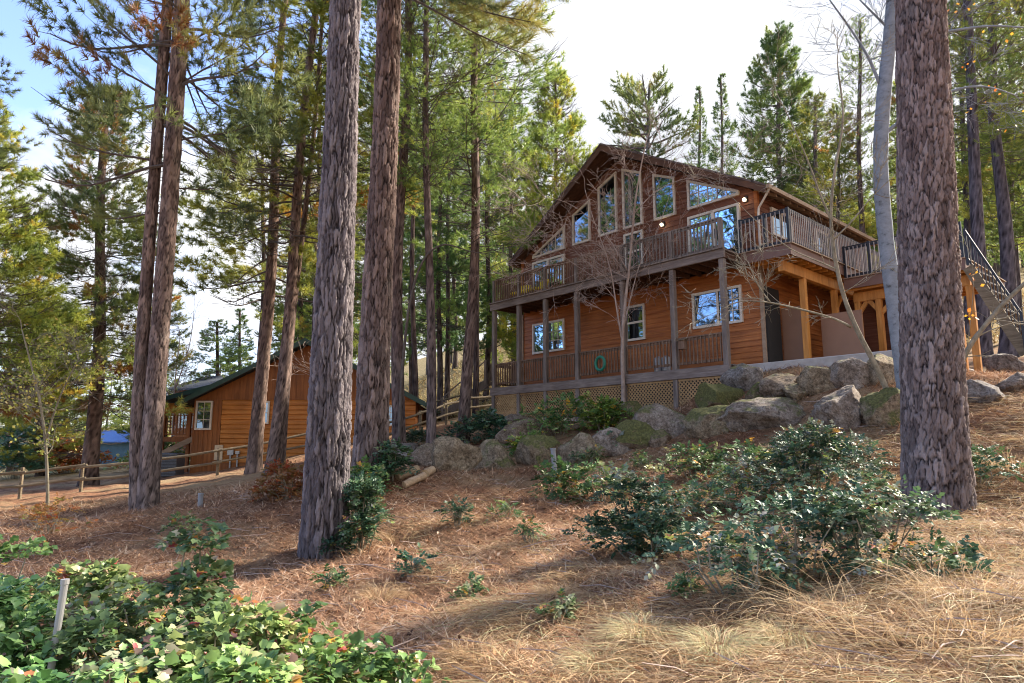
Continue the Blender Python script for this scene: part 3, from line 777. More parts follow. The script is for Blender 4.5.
# ------------------------------------------------------------------ neighbouring cabin
CY = 28.5
def cpt(px, py, Y=CY): return at_y(px, py, Y)
c0 = cpt(190, 470); c1 = cpt(414, 440)
cabin = empty('log_cabin', (c0[0], CY, 0), R(2), 'orange log sided cabin with dark green eaves behind the rail fence', 'cabin')
CWD = c1[0] - c0[0]; zb = cpt(190, 474)[2] - .3; ze = cpt(190, 402)[2]; zp = cpt(307, 352)[2] + .3
xp = CWD / 2
def clap(mb, x0, x1, z0, z1, y, h=.2, gable=False):
    z = z0
    while z < z1 - .02:
        zt = min(z + h, z1)
        def lim(zz):
            if not gable or zz < ze: return x0, x1
            f = (zz - ze) / (zp - ze); return x0 + (xp - x0) * f, x1 + (xp - x1) * f
        a0, a1 = lim(z); b0, b1 = lim(zt)
        mb.add([(a0, y - .035, z + .02), (a1, y - .035, z + .02), (b1, y - .03, zt - .03), (b0, y - .03, zt - .03)], [(0, 1, 2, 3)])
        mb.add([(b0, y - .03, zt - .03), (b1, y - .03, zt - .03), (b1, y, zt), (b0, y, zt)], [(0, 1, 2, 3)])
        mb.add([(a0, y, z), (a1, y, z), (a1, y - .035, z + .02), (a0, y - .035, z + .02)], [(0, 1, 2, 3)])
        z = zt
b = MB(); clap(b, 1.15, CWD, zb + .75, ze + .1, 0); b.build('log_wall', M['cabin_siding'], cabin)
b = MB(); b.box(0, 1.13, -.03, .05, zb, ze + .1); b.box(1.14, CWD, -.031, .05, zb, zb + .74)
for k in range(6): b.box(.05 + .19 * k, .07 + .19 * k, -.045, -.03, zb, ze + .1)
b.build('board_wall', M['cabin_board'], cabin)
b = MB(); b.prism([(0, -.02, ze + .102), (CWD, -.02, ze + .102), (xp, -.02, zp)], (0, .08, 0))
k = .3
while k < CWD:
    zt = ze + .1 + (zp - ze) * (1 - abs(k - xp) / xp)
    b.box(k - .012, k + .012, -.034, -.02, ze + .11, zt); k += .3
b.build('gable_wall', M['cabin_board'], cabin)
b = MB(); b.box(0, .08, .05, 8, zb, ze); b.build('board_wall', M['cabin_board'], cabin)
b = MB(); b.box(CWD - .08, CWD, .05, 8, zb, ze); b.build('board_wall', M['cabin_board'], cabin)
rf = None
for sx in (-1, 1):
    xe = xp + sx * (CWD / 2 + .45); sl = (zp - ze) / (CWD / 2); zze = zp - sl * (CWD / 2 + .45)
    b = MB(); b.prism([(xp, -.6, zp + .22), (xe, -.6, zze + .22), (xe, 8.5, zze + .22), (xp, 8.5, zp + .22)], (0, 0, -.08)); o = b.build('roof', M['roof_blue'], cabin)
    b = MB(); b.prism([(xp, -.63, zp + .24), (xe, -.63, zze + .24), (xe, -.63, zze + .02), (xp, -.63, zp + .02)], (0, .027, 0)); b.build('rake_board', M['greengutter'], o)
    b = MB(); b.box(*sorted((xe + sx * .002, xe + sx * .12)), -.6, 8.5, zze + .06, zze + .20); b.build('gutter', M['greengutter'], o)
def cabin_window(x0, x1, z0, z1, y=-.03, grid=(2, 2)): return window(rect(x0, x1, z0, z1), cabin, y, .07, grid)
s_ = CWD / 224.0
cabin_window(.10, .78, cpt(190, 430)[2], cpt(190, 401)[2], -.04, (2, 3))
cabin_window((383 - 190) * s_, (397 - 190) * s_, cpt(383, 426)[2], cpt(383, 405)[2], -.04, (3, 3))
cabin_window((258 - 190) * s_, (266 - 190) * s_, cpt(258, 424)[2], cpt(258, 401)[2], -.04, (1, 2))
b = MB(); b.box((214 - 190) * s_, (222 - 190) * s_, -.12, -.046, cpt(214, 460)[2], cpt(214, 445)[2]); b.build('utility_panel', M['beigebox'], cabin)
for x0, x1, y0, y1 in ((227, 233, 455, 449), (235, 239, 454, 451)):
    b = MB(); b.box((x0 - 190) * s_, (x1 - 190) * s_, -.16, -.046, cpt(x0, y0)[2], cpt(x0, y1)[2]); o = b.build('meter_box', M['metalgrey'], cabin)
    b = MB(); xm = ((x0 + x1) / 2 - 190) * s_; b.tube([(xm, -.10, cpt(x0, y0)[2] + .02), (xm, -.10, zb)], .035, 8); b.build('conduit', M['metalgrey'], o)
# porch on the left side of the cabin
zd = cpt(175, 445)[2] + .35; XPo = -1.9
b = MB(); b.box(XPo, -.02, 1.2, 6.5, zd - .2, zd); b.build('porch_deck', M['cabin_board'], cabin)
b = MB(); b.prism([(XPo - .5, .6, ze + .02), (.6, .6, ze + .85), (.6, 7, ze + .85), (XPo - .5, 7, ze + .02)], (0, 0, -.10)); o = b.build('porch_roof', M['roof_blue'], cabin)
b = MB(); b.prism([(XPo - .52, .57, ze + .05), (.5, .57, ze + .84), (.5, .57, ze + .66), (XPo - .52, .57, ze - .16)], (0, .027, 0)); b.build('rake_board', M['greengutter'], o)
b = MB(); b.box(XPo - .65, XPo - .51, .6, 7, ze - .14, ze + .02); b.build('gutter', M['greengutter'], o)
b = MB(); b.box(XPo, -.01, 1.2, 1.32, ze - .42, ze + .02); b.build('porch_beam', M['cabin_siding'], cabin)
for x, y in ((XPo + .07, 1.3), (-.72, 1.3), (XPo + .07, 4.5)):
    b = MB(); b.box(x - .07, x + .07, y - .07, y + .07, zb, ze - .421); b.build('porch_post', M['cabin_board'], cabin)
railing_parent = house
def cabin_rail(p, q, zb_, zt_):
    p = Vector((*p, 0)); q = Vector((*q, 0)); d = (q - p); n = int(d.length / .14); b = MB()
    b.bar(p + Vector((0, 0, zt_)), q + Vector((0, 0, zt_)), .07, .05); b.bar(p + Vector((0, 0, zb_)), q + Vector((0, 0, zb_)), .04, .06)
    for i in range(n): c_ = p + d * ((i + .5) / n); b.box(c_.x - .02, c_.x + .02, c_.y - .02, c_.y + .02, zb_, zt_)
    b.build('railing', M['cabin_board'], cabin)
cabin_rail((XPo, 1.3), (-.05, 1.3), zd + .12, zd + .95)
b = MB(); b.bar((XPo - .3, .9, zd - 1.0), (-.1, .9, zd + .05), .06, .22); b.build('stair_stringer', M['eave_light'], cabin)
window(rect(XPo + .2, -.25, zd + .9, ze - .3), cabin, 6.0, .08, (2, 1), 'window')
b = MB(); b.box(XPo, 0, 6.02, 6.1, zb, ze); b.build('porch_wall', M['cabin_siding'], cabin)
# condenser by the porch
ac0 = cpt(171, 470, 27.9)
t = empty('air_conditioner', (ac0[0], 27.9, g1(ac0[0], 27.9) - .05), 0, 'dark grey air conditioner on the ground by the cabin porch', 'air conditioner')
b = MB(); b.box(-.38, .38, -.36, .36, .05, .98); b.build('casing', M['ac'], t, bevel=.03)
b = MB(); b.tube([(0, 0, .981), (0, 0, 1.0)], .3, 20); b.build('fan_grille', M['blackmetal'], t)
b = MB()
for k in range(14): b.box(-.385, .385, -.372, -.362, .12 + k * .058, .135 + k * .058)
b.build('louvres', M['blackmetal'], t)

# slate roofed house behind the cabin and a blue house down the valley
M['bluewall'] = plain('teal_wall', (.05, .11, .17), .7, var=.2, scale=2)
def far_house(name, px, pyb, Y, w, d, h, rise, rz, wallm, roofm, label, ox=0.0, win=True):
    p = at_y(px, pyb, Y); z = g1(p[0], Y) - .3
    t = empty(name, (p[0], Y, z), rz, label, 'house'); H_ = p[2] + h - z if ox else h
    b = MB(); b.box(-w / 2, w / 2, 0, d, 0, H_); b.build('wall', M[wallm], t)
    for sx in (-1, 1):
        b = MB(); b.prism([(-w / 2 - .4, d / 2, H_ + rise), (w / 2 + .4, d / 2, H_ + rise), (w / 2 + .4, d / 2 + sx * (d / 2 + .4), H_ - .15), (-w / 2 - .4, d / 2 + sx * (d / 2 + .4), H_ - .15)], (0, 0, .12)); b.build('roof', M[roofm], t)
    for k in ((-.28, .05, .3) if win else ()): window(rect(k * w - .5, k * w + .5, H_ * .45, H_ * .45 + 1.2), t, -.0, .1, (2, 2))
    return t
far_house('slate_roofed_house', 206, 388, 42, 4.4, 7, .0, 1.05, R(-12), 'cabin_board', 'roof_blue', 'house showing only its slate roof above the cabin porch', ox=1)
far_house('blue_house', 113, 453, 66, 3.2, 5, 1.1, 1.0, R(14), 'bluewall', 'bluesiding', 'small blue roofed house far off between the pine trunks', ox=1, win=False)
# ------------------------------------------------------------------ rail fences
def rail_fence(name, pts, label, group, post_h=.95, rails=(.42, .82)):
    P = [np.array((x, y, g1(x, y))) for x, y in pts]
    t = empty(name, tuple(P[0]), 0, label, 'fence', group)
    q0 = P[0]
    for i, p in enumerate(P):
        h = post_h + rnd.uniform(-.05, .05); b = MB(); q = p - q0
        b.tube([(q[0], q[1], q[2] - .3), (q[0] + rnd.uniform(-.03, .03), q[1], q[2] + h)], [.055, .048], 8); b.build('post', M['fence'], t)
        if i:
            pr = P[i - 1] - q0
            for rz_ in rails:
                b = MB(); v = [rnd.uniform(-.03, .03) for _ in range(3)]; e = (q - pr) / np.linalg.norm(q - pr) * .15
                a_, c_ = pr - e, q + e; md = (a_ + c_) / 2
                b.tube([(a_[0], a_[1] - .08, a_[2] + rz_ + v[0]), (md[0], md[1] - .08, md[2] + rz_ + v[1] - .02), (c_[0], c_[1] - .08, c_[2] + rz_ + v[2])], [.042, .046, .04], 7)
                b.build('rail', M['fence'], t)
    return t
def fence_pts(pix):
    out = []
    for px, Y in pix: out.append(((px - 512) / 683.4 * Y, Y))
    return out
rail_fence('rail_fence', fence_pts([(-40, 21.5), (25, 21.8), (85, 22.2), (153, 22.6), (219, 23.2), (282, 24.2), (345, 25.2)]), 'weathered split rail fence running from the left past the log cabin', 'split rail fences')
rail_fence('rail_fence', fence_pts([(378, 23.6), (398, 24.6), (420, 25.8), (446, 27.2), (470, 28.6), (497, 30.2)]), 'weathered split rail fence climbing to the end of the big house', 'split rail fences')
rail_fence('rail_fence', fence_pts([(418, 33), (446, 34.5), (472, 36), (498, 37.5)]), 'pale rail fence higher on the slope behind the trunks by the house', 'split rail fences', 1.1, (.45, .95))
# grey timber steps up the bank behind the fence
sp = at_y(440, 402, 33); tstep = empty('timber_steps', (sp[0], 33, g1(sp[0], 33)), R(10), 'grey timber steps climbing the golden bank behind the rail fence', 'steps')
b = MB(); b.bar((0, 0, .1), (2.3, .3, 1.9), .08, .35); b.build('stringer', M['greywood'], tstep)
b = MB(); b.bar((0, 1.1, .1), (2.3, 1.4, 1.9), .08, .35); b.build('stringer', M['greywood'], tstep)
b = MB()
for k in range(9): f = (k + .5) / 9; b.bar((2.3 * f, .04 + .3 * f, .25 + 1.8 * f), (2.3 * f, 1.06 + .3 * f, .25 + 1.8 * f), .24, .05)
b.build('treads', M['greywood'], tstep)
for x, z, h in ((.1, 0, 1.1), (1.2, .9, 1.1), (2.2, 1.7, 1.3)):
    b = MB(); b.box(x - .05, x + .05, -.12, -.05, z, z + h); b.build('post', M['greywood'], tstep)
b = MB(); b.bar((.1, -.08, 1.1), (2.2, -.08, 2.95), .06, .06); b.build('handrail', M['greywood'], tstep)

# ------------------------------------------------------------------ trunks
def worley(U, V, ncell, seed, jit=.9):
    r = np.random.default_rng(seed); nv = int(V.max()) + 4
    ox = r.random((nv, ncell)); oy = r.random((nv, ncell)); cid = r.random((nv, ncell))
    iu = np.floor(U).astype(int); iv = np.floor(V).astype(int)
    f1 = np.full(U.shape, 9.); f2 = np.full(U.shape, 9.); c1 = np.zeros(U.shape)
    for dv in (-1, 0, 1):
        for du in (-1, 0, 1):
            ci = (iu + du) % ncell; cj = np.clip(iv + dv + 1, 0, nv - 1)
            dx = iu + du + .5 + (ox[cj, ci] - .5) * jit - U; dy = iv + dv + .5 + (oy[cj, ci] - .5) * jit - V
            d = np.sqrt(dx * dx + dy * dy)
            m_ = d < f1
            f2 = np.where(m_, f1, np.minimum(f2, d)); c1 = np.where(m_, cid[cj, ci], c1); f1 = np.where(m_, d, f1)
    return f1, f2, c1
def fbm_wrap(u, z, n0, cell, seed, octs=4):
    out = 0; amp = .5; tot = 0
    for o_ in range(octs):
        n = max(3, int(n0 * 2 ** o_)); r = np.random.default_rng(seed * 31 + o_); v = z / cell * 2 ** o_; nv = int(np.abs(v).max()) + 6
        G = r.random((nv, n)); a = (u % 1) * n; i = np.floor(a).astype(int); fa = a - i; j = np.floor(v).astype(int) + 2; fb = v + 2 - j; j = np.clip(j, 0, nv - 2)
        fa = fa * fa * (3 - 2 * fa); fb = fb * fb * (3 - 2 * fb); i0 = i % n; i1 = (i + 1) % n
        out = out + amp * ((G[j, i0] * (1 - fa) + G[j, i1] * fa) * (1 - fb) + (G[j + 1, i0] * (1 - fa) + G[j + 1, i1] * fa) * fb); tot += amp; amp *= .55
    return out / tot
def trunk_mesh(H, r0, r1, seed, NA=28, NZ=90, depth=.012, cw=.09, ch=.3, flare=.35, bend=None, path=None, zmax=None, swell=.0):
    r = np.random.default_rng(seed)
    zt = np.linspace(0, 1, NZ) ** 1.0
    z = -.35 + zt * (H + .35) if path is None else zt
    th = np.linspace(0, 2 * np.pi, NA, endpoint=False)
    TH, Z = np.meshgrid(th, z)
    hh = np.clip(Z / H, 0, 1) if path is None else Z
    hz_ = np.maximum(Z, 0) if path is None else Z * H
    rad = r0 + (r1 - r0) * hh ** .85 + r0 * flare * np.exp(-hz_ / (r0 * 1.6))
    lob = 1 + .05 * np.sin(TH * 3 + r.random() * 6) * np.exp(-hz_ / 1.2) + .02 * np.sin(TH * 2 + hz_ * .6) + swell * .03 * np.sin(hz_ * 2.3 + TH)
    nc = max(5, int(round(2 * np.pi * r0 / cw)))
    wu = fbm_wrap(TH / (2 * np.pi), hz_, nc, .5 * ch, seed + 1) - .5; wv_ = fbm_wrap(TH / (2 * np.pi), hz_, nc, .6 * ch, seed + 2) - .5
    U = TH / (2 * np.pi) * nc + 1.5 * wu
    V = (hz_ + .35) / ch + 1.3 * wv_ + .5
    f1, f2, cid = worley(U % nc, V, nc, seed)
    g1_, g2_, cid2 = worley((U * 2) % (2 * nc), V * 1.8, 2 * nc, seed + 5)
    edge = f2 - f1 + .25 * wu; furrow = 1 - np.clip(edge / .22, 0, 1) ** .8
    plate = np.clip(edge / .24, 0, 1) ** .55; rough = fbm_wrap(TH / (2 * np.pi), hz_, nc * 3, ch * .3, seed + 3) - .5
    disp = depth * (plate - .5 + .5 * (cid - .5) * plate + .35 * np.clip((g2_ - g1_) / .3, 0, 1) + .25 * (cid2 - .5) + .7 * rough) + depth * .25 * (r.random(TH.shape) - .5)
    rr = rad * lob + disp
    x = np.cos(TH) * rr; y = np.sin(TH) * rr
    if path is None:
        zz = Z.copy()
        if bend is not None:
            ox_, oy_ = bend(np.clip(Z, 0, None)); x = x + ox_; y = y + oy_
        Vv = np.stack([x, y, zz], -1).reshape(-1, 3)
    else:
        Pp = np.array(path, float); s = np.linspace(0, 1, len(Pp))
        # smooth the path
        from_ = np.linspace(0, 1, NZ); cxyz = np.stack([np.interp(from_, s, Pp[:, k]) for k in range(3)], -1)
        for _ in range(max(2, NZ // 12)): cxyz[1:-1] = (cxyz[:-2] + cxyz[1:-1] * 2 + cxyz[2:]) / 4
        Vv = np.stack([x + cxyz[:, 0:1], y + cxyz[:, 1:2], np.broadcast_to(cxyz[:, 2:3], x.shape)], -1).reshape(-1, 3)
    idx = np.arange(NA * NZ).reshape(NZ, NA); nx_ = np.roll(idx, -1, 1)
    F = np.stack([idx[:-1], nx_[:-1], nx_[1:], idx[1:]], -1).reshape(-1, 4)
    return np_mesh('trunk', Vv, F, {'furrow': furrow.ravel(), 'cell': cid.ravel()}, smooth=True)

# ------------------------------------------------------------------ needles and crowns
def needles_mesh(P, D, tint, K, ln, wd, spread=(.25, 1.35), seed=1, droop=.0, offs=.08):
    r = np.random.default_rng(seed); n = len(P)
    P = np.repeat(np.asarray(P), K, 0); D = np.repeat(np.asarray(D), K, 0); T = np.repeat(np.asarray(tint), K)
    D /= np.linalg.norm(D, axis=1, keepdims=True) + 1e-9
    q = r.normal(size=P.shape); q -= (q * D).sum(1, keepdims=True) * D; q /= np.linalg.norm(q, axis=1, keepdims=True) + 1e-9
    a = r.uniform(*spread, len(P))[:, None]
    d = D * np.cos(a) + q * np.sin(a); d[:, 2] -= droop; d /= np.linalg.norm(d, axis=1, keepdims=True)
    l = ln * r.uniform(.7, 1.15, len(P))[:, None]
    base = P + D * r.uniform(-offs, offs, len(P))[:, None]
    w = np.cross(d, r.normal(size=d.shape)); w /= np.linalg.norm(w, axis=1, keepdims=True) + 1e-9; w *= wd / 2
    V = np.stack([base - w, base + w, base + d * l], 1).reshape(-1, 3)
    F = np.arange(len(V)).reshape(-1, 3)
    return np_mesh('crown', V, F, {'tint': np.repeat(np.clip(T + r.uniform(-.06, .06, len(T)), 0, 1), 3)})
def crown(seed, span, Lf, nbr, e0=.15, sag=.25, up=.45, tw=7., K=16, ln=.17, wd=.018, wood=.028, dead=.04, az=None, zs=None, tufts=3, spread=(.25, 1.35), droop=0.0, curve=None, lens=None, offs=.08):
    r = random.Random(seed); wmb = MB(); P, D, T = [], [], []
    for k in range(nbr):
        t = (k + r.random()) / nbr if zs is None else zs[k] / span
        z = t * span; a = r.uniform(0, 6.283) if az is None else az[k]
        Lb = Lf(t) * r.uniform(.65, 1.15) if lens is None else lens[k]
        el = e0 + .7 * (t - .3) * up + r.uniform(-.15, .15)
        p = Vector((0, 0, z)); path = [p.copy()]; n = 6; d = None
        wig = r.uniform(-.12, .12)
        for i in range(n):
            s = (i + .5) / n
            e = el - sag * math.sin(math.pi * min(1, s * 1.2)) * 1.2 + up * max(0, s - .55) * 1.2
            aa = a + wig * math.sin(s * 5 + k)
            d = Vector((math.cos(aa) * math.cos(e), math.sin(aa) * math.cos(e), math.sin(e)))
            p = p + d * Lb / n; path.append(p.copy())
        rb = wood * (.35 + .65 * min(1, Lb / 3))
        wmb.tube(path, [rb * (1 - .8 * i / n) + .004 for i in range(n + 1)], 4, cap=False)
        bt = min(.78, max(0, r.gauss(.42, .17))); isdead = r.random() < dead
        if isdead: bt = r.uniform(.86, 1)
        ntw = max(3, int(Lb * tw))
        for j in range(ntw):
            s = .22 + .78 * (j + r.random()) / ntw; f = min(s * n, n - .001); i = int(f)
            q = path[i].lerp(path[i + 1], f - i); bd = (path[i + 1] - path[i]).normalized()
            sd = 1 if j % 2 else -1
            side = bd.cross(Vector((0, 0, 1))).normalized() * sd
            td = (bd * r.uniform(.5, 1.0) + side * r.uniform(.3, 1.0) + Vector((0, 0, r.uniform(-.25, .45)))).normalized()
            tl = min(.85, Lb * .33) * (1.15 - .75 * s) * r.uniform(.6, 1.3) + .08
            e_ = q + td * tl + Vector((0, 0, tl * .12))
            wmb.tube([q, e_], [.007, .004], 3, cap=False)
            tt = min(1, max(0, bt + r.uniform(-.12, .12))) if not isdead else min(1, max(.8, bt + r.uniform(-.1, .1)))
            for m_ in range(tufts):
                g = 1 - m_ * .3 * r.uniform(.7, 1.2)
                P.append(q.lerp(e_, g)); D.append(td + Vector((0, 0, .25 + droop * -1))); T.append(tt)
        for m_ in range(2): P.append(path[-1] - d * .12 * m_); D.append(d); T.append(bt)
    fm = needles_mesh([tuple(p) for p in P], [tuple(x) for x in D], T, K, ln, wd, spread, seed, offs=offs)
    bmh = wmb.mesh('branches'); bmh.materials.append(M['limb']); fm.materials.append(M['needles'])
    return fm, bmh, span
PROTO = {}
def cone(a, b_, p=1.0): return lambda t: a + (b_ - a) * t ** p
PROTO['pond'] = [crown(s, 10, lambda t: 3.0 * (1 - .75 * t) * (.75 + .25 * math.sin(t * 9)), 66, .05, .18, .6, 6.5, 34, .19, .015, dead=.03, tufts=2, spread=(.15, 1.5), offs=.05) for s in (1, 2)]
PROTO['cone'] = [crown(s, 9, lambda t: .25 + 2.3 * (1 - t) ** .7, 130, .10, .20, .85, 7.5, 26, .16, .018, .02, dead=.015, tufts=2, spread=(.15, 1.5), offs=.05) for s in (3, 4)]
PROTO['full'] = [crown(35, 9, lambda t: .3 + 2.3 * (1 - t) ** .6, 210, .10, .15, .7, 8, 26, .17, .020, .02, dead=.0, tufts=2, spread=(.15, 1.5), offs=.05)]
PROTO['rust'] = [crown(33, 9, lambda t: .25 + 2.3 * (1 - t) ** .6, 170, .05, .15, .7, 8, 28, .17, .018, .02, dead=.16, tufts=2, spread=(.15, 1.5), offs=.05)]
PROTO['airy'] = [crown(s, 14, lambda t: 1.0 + 1.5 * math.sin(math.pi * min(1, .15 + t * .85)), 110, .42, .12, .55, 6.5, 26, .15, .015, .018, dead=.015, tufts=2, spread=(.15, 1.5), offs=.05) for s in (5, 6)]
PROTO['gnarl'] = [crown(8, 3.6, lambda t: 2.3 * math.sin(math.pi * (.2 + .75 * t)) + .3, 34, .1, -.25, .6, 7, 20, .18, .03, .05, dead=.0)]
PROTO['spire'] = [crown(s, 9, lambda t: .15 + 1.5 * (1 - t) ** .9, 90, .25, .2, .8, 9, 9, .2, .035, .02, tufts=2, dead=.01) for s in (9, 10)]
PROTO['far'] = [crown(s, 10, lambda t: .4 + 2.2 * (1 - t) ** .8, 60, .1, .2, .6, 7, 7, .30, .05, .02, tufts=2, dead=.02) for s in (12, 13)]
NTREE = 0
def pine(px0, Y, px1, py1, H, r, proto, zlo, label, width=1.0, tint=(1, 1, 1), btint=(1, 1, 1), bark='bark', name='pine_tree', NA=26, NZ=110, depth=.012, cw=.08, ch=.28, flare=.3, group=None, base=None, wobble=.12, sprays=None, rot=None, zhi=None, r1=.35):
    """px0: column of the trunk where it meets the ground; (px1, py1): a point the trunk passes through"""
    global NTREE; NTREE += 1; sd = 100 + NTREE
    x = (px0 - 512) / 683.4 * Y if base is None else base[0]
    for _ in range(4):
        z = g1(x, Y)
        if base is None: # correct the column for the pitch of the camera
            zc = Y * CP + (z - EYE) * SP; x = (px0 - 512) / FPX * zc
    B = Vector((x, Y, z)); Tp = Vector(at_y(px1, py1, Y))
    t = empty(name, B, 0, label, 'tree', group)
    t.rotation_mode = 'QUATERNION'
    t.rotation_quaternion = Vector((0, 0, 1)).rotation_difference((Tp - B).normalized())
    rr = random.Random(sd); a1, a2, p1, p2 = rr.uniform(-1, 1), rr.uniform(-1, 1), rr.uniform(0, 6), rr.uniform(0, 6)
    bend = lambda zz: (wobble * a1 * np.sin(zz * .45 + p1) - wobble * a1 * math.sin(p1), wobble * a2 * np.sin(zz * .4 + p2) - wobble * a2 * math.sin(p2))
    tr = link('trunk', trunk_mesh(H, r, r * r1, sd, NA, NZ, depth, cw, ch, flare, bend), M[bark], t); tr.color = (*btint, 1)
    if proto:
        fm, bmh, span = PROTO[proto][NTREE % len(PROTO[proto])]
        sz = ((zhi or H) - zlo) / span
        for nm, me in (('crown', fm), ('branches', bmh)):
            o = bpy.data.objects.new(nm, me); C.objects.link(o); o.parent = t; o.location = (0, 0, zlo)
            o.scale = (width, width, sz); o.rotation_euler = (0, 0, rr.uniform(0, 6.28) if rot is None else rot); o.color = (*tint, 1)
    return t
def add_sprays(t, seed, z0, spec, name='bough', **kw):
    """extra long boughs on a tree: (height, azimuth deg, length)"""
    fm, bmh, _ = crown(seed, 1.0, lambda q: 1, len(spec), az=[R(s[1]) for s in spec], zs=[s[0] - z0 for s in spec], lens=[s[2] for s in spec], **kw)
    for nm, me in ((name + '_needles', fm), (name, bmh)):
        o = link(nm, me, None, t); o.location = (0, 0, z0)

# the four near trunks
T1 = pine(324, 10.3, 346, 0, 24, .305, 'pond', 12.5, 'big grey barked pine with an evergreen shrub at its foot', 1.15, bark='bark_grey', NA=190, NZ=660, depth=.044, cw=.075, ch=.46, flare=.14, btint=(.88, .84, .88), r1=.28, wobble=.03)
T2 = pine(370, 14.0, 387, 0, 25, .315, 'pond', 13.0, 'big brown barked pine standing just behind the grey one', 1.1, bark='bark', NA=140, NZ=560, depth=.042, cw=.09, ch=.42, flare=.15, btint=(.98, .93, .93), r1=.45, wobble=.05)
T4 = pine(938, 9.2, 916, 0, 24, .385, 'pond', 12.5, 'thick red barked pine in front of the aspen and the wooden stairs', 1.15, bark='bark_red', NA=230, NZ=760, depth=.032, cw=.066, ch=.22, flare=.10, r1=.42, wobble=.03)
add_sprays(T2, 41, 10.6, [(11.0, 2, 3.6), (11.5, -14, 3.9), (11.2, -38, 3.2), (11.9, 14, 3.4), (12.2, -60, 3.3), (12.1, -5, 4.2)], e0=-.35, sag=.15, up=.1, tw=9, K=34, ln=.24, wd=.011, wood=.035, dead=0, spread=(.3, 1.1))
# twin stemmed pine: two trunks from one root
T3 = pine(147, 15.6, 182, 0, 25, .21, 'pond', 8.2, 'tall pine with two trunks rising together from one base near the rail fence', 1.12, bark='bark', NA=80, NZ=420, depth=.02, cw=.085, ch=.3, flare=.2, btint=(1.06, 1.0, .97), r1=.6, wobble=.03)
rr_ = trunk_mesh(25, .145, .09, 333, 70, 400, .016, .085, .3, .25, lambda z: (-.42 + .004 * z + .20 * np.exp(-z / 1.5), .02 + 0 * z))
o = link('trunk', rr_, M['bark'], T3); o.color = (1.04, .97, .94, 1)
add_sprays(T3, 43, 6.0, [(7.0, 172, 1.9), (8.2, 184, 3.0), (9.1, 176, 3.2), (9.8, 200, 2.8), (8.8, 8, 2.0), (10.2, -6, 2.4), (7.6, 20, 1.2), (10.4, 190, 3.4), (10.8, 165, 3.2), (11.2, 10, 2.4)], e0=.12, sag=.2, up=.25, tw=8, K=34, ln=.2, wd=.014, wood=.035, dead=.0, tufts=2, spread=(.3, 1.2))

# pines round the cabin and the house
pine(254, 22.5, 272, 180, 20, .225, 'pond', 5.6, 'leaning pine standing in front of the cabin wall, nearer its porch', 1.45, (1.7, 1.5, .8), (1.02, .90, .82), NZ=200, NA=40, depth=.02)
pine(272, 21.0, 296, 215, 19, .205, 'pond', 7.5, 'slim pine leaning right in front of the cabin wall, beside a second stem', 1.4, (1.6, 1.45, .8), (.95, .85, .80), NZ=200, NA=36, depth=.018)
pine(281, 21.6, 304, 225, 18, .115, 'pond', 9.0, 'thinnest of the three pine stems in front of the cabin', 1.2, (1.5, 1.4, .8), (.95, .86, .82), NZ=160, NA=30)
pine(399, 20.5, 408, 60, 21, .195, 'airy', 8.0, 'straight dark pine between the brown pine and a thinner stem', 1.1, (1.3, 1.5, 1.1), (.85, .80, .82), NZ=200, NA=36, depth=.018)
pine(431, 19.5, 427, 80, 20, .14, 'airy', 8.0, 'thin straight pine rising from boulders near the fence end', 1.0, (1.4, 1.6, 1.15), (.78, .75, .78), NZ=180, NA=30)
pine(463, 21.5, 473, 100, 21, .18, 'airy', 6.0, 'pine with long feathery boughs nearest the house end', 1.35, (1.4, 1.6, 1.15), (.9, .82, .80), NZ=180, NA=36, depth=.018)
pine(88, 25.5, 100, 240, 15.8, .28, 'rust', 3.2, 'bushy pine with rusty dead needles left of the twin trunks', 1.2, (1.2, 1.25, 1.05), (.8, .72, .70), NZ=140, zhi=15.8)
pine(-30, 21.5, -24, 200, 13.2, .28, 'full', 3.2, 'pale green bushy pine cut off by the edge of the picture', 1.2, (1.6, 1.6, 1.0), NZ=120)
pine(-60, 19, -60, 100, 20, .3, 'pond', 10.5, 'tall pine outside the picture whose bough tips hang in the corner', 1.0, NZ=80)
pine(558, 36, 556, 120, 18.5, .18, 'full', 2.5, 'young bright green pine just beyond the house roof slope', 1.35, (1.9, 1.9, 1.0), NZ=100)
pine(514, 42, 512, 120, 20, .2, 'cone', 3.0, 'green pine farther back behind the feathery pine and the house', 1.4, (1.4, 1.6, 1.1), NZ=100)
pine(648, 44, 648, 110, 19.6, .22, 'gnarl', 12.8, 'round crowned pine with crooked limbs behind the roof ridge', 1.3, (1.3, 1.35, 1.25), NZ=100, bark='bark_grey', zhi=19.0)
pine(699, 58, 699, 150, 21.4, .2, 'spire', 10, 'small pointed conifer over the roof, shorter of the slender pair', 1.0, (.75, .95, .85), NZ=60)
pine(722, 56, 722, 150, 22.0, .2, 'spire', 9, 'small pointed conifer over the roof, taller of the slender pair', 1.1, (.8, 1.0, .85), NZ=60)
pine(780, 50, 777, 60, 24.0, .3, 'full', 4, 'tall dense conifer rising behind the right roof slope against white sky', 1.75, (.95, 1.15, .90), NZ=80)
pine(815, 46, 815, 60, 17.5, .25, 'cone', 5, 'shorter yellowish conifer beside the tall dense one', 1.4, (1.5, 1.4, .85), NZ=80)
pine(862, 38, 858, 60, 20.5, .2, 'airy', 9, 'dark straight trunked pine left of the pale aspen', .6, (.95, 1.1, .8), (.7, .68, .7), NZ=120)
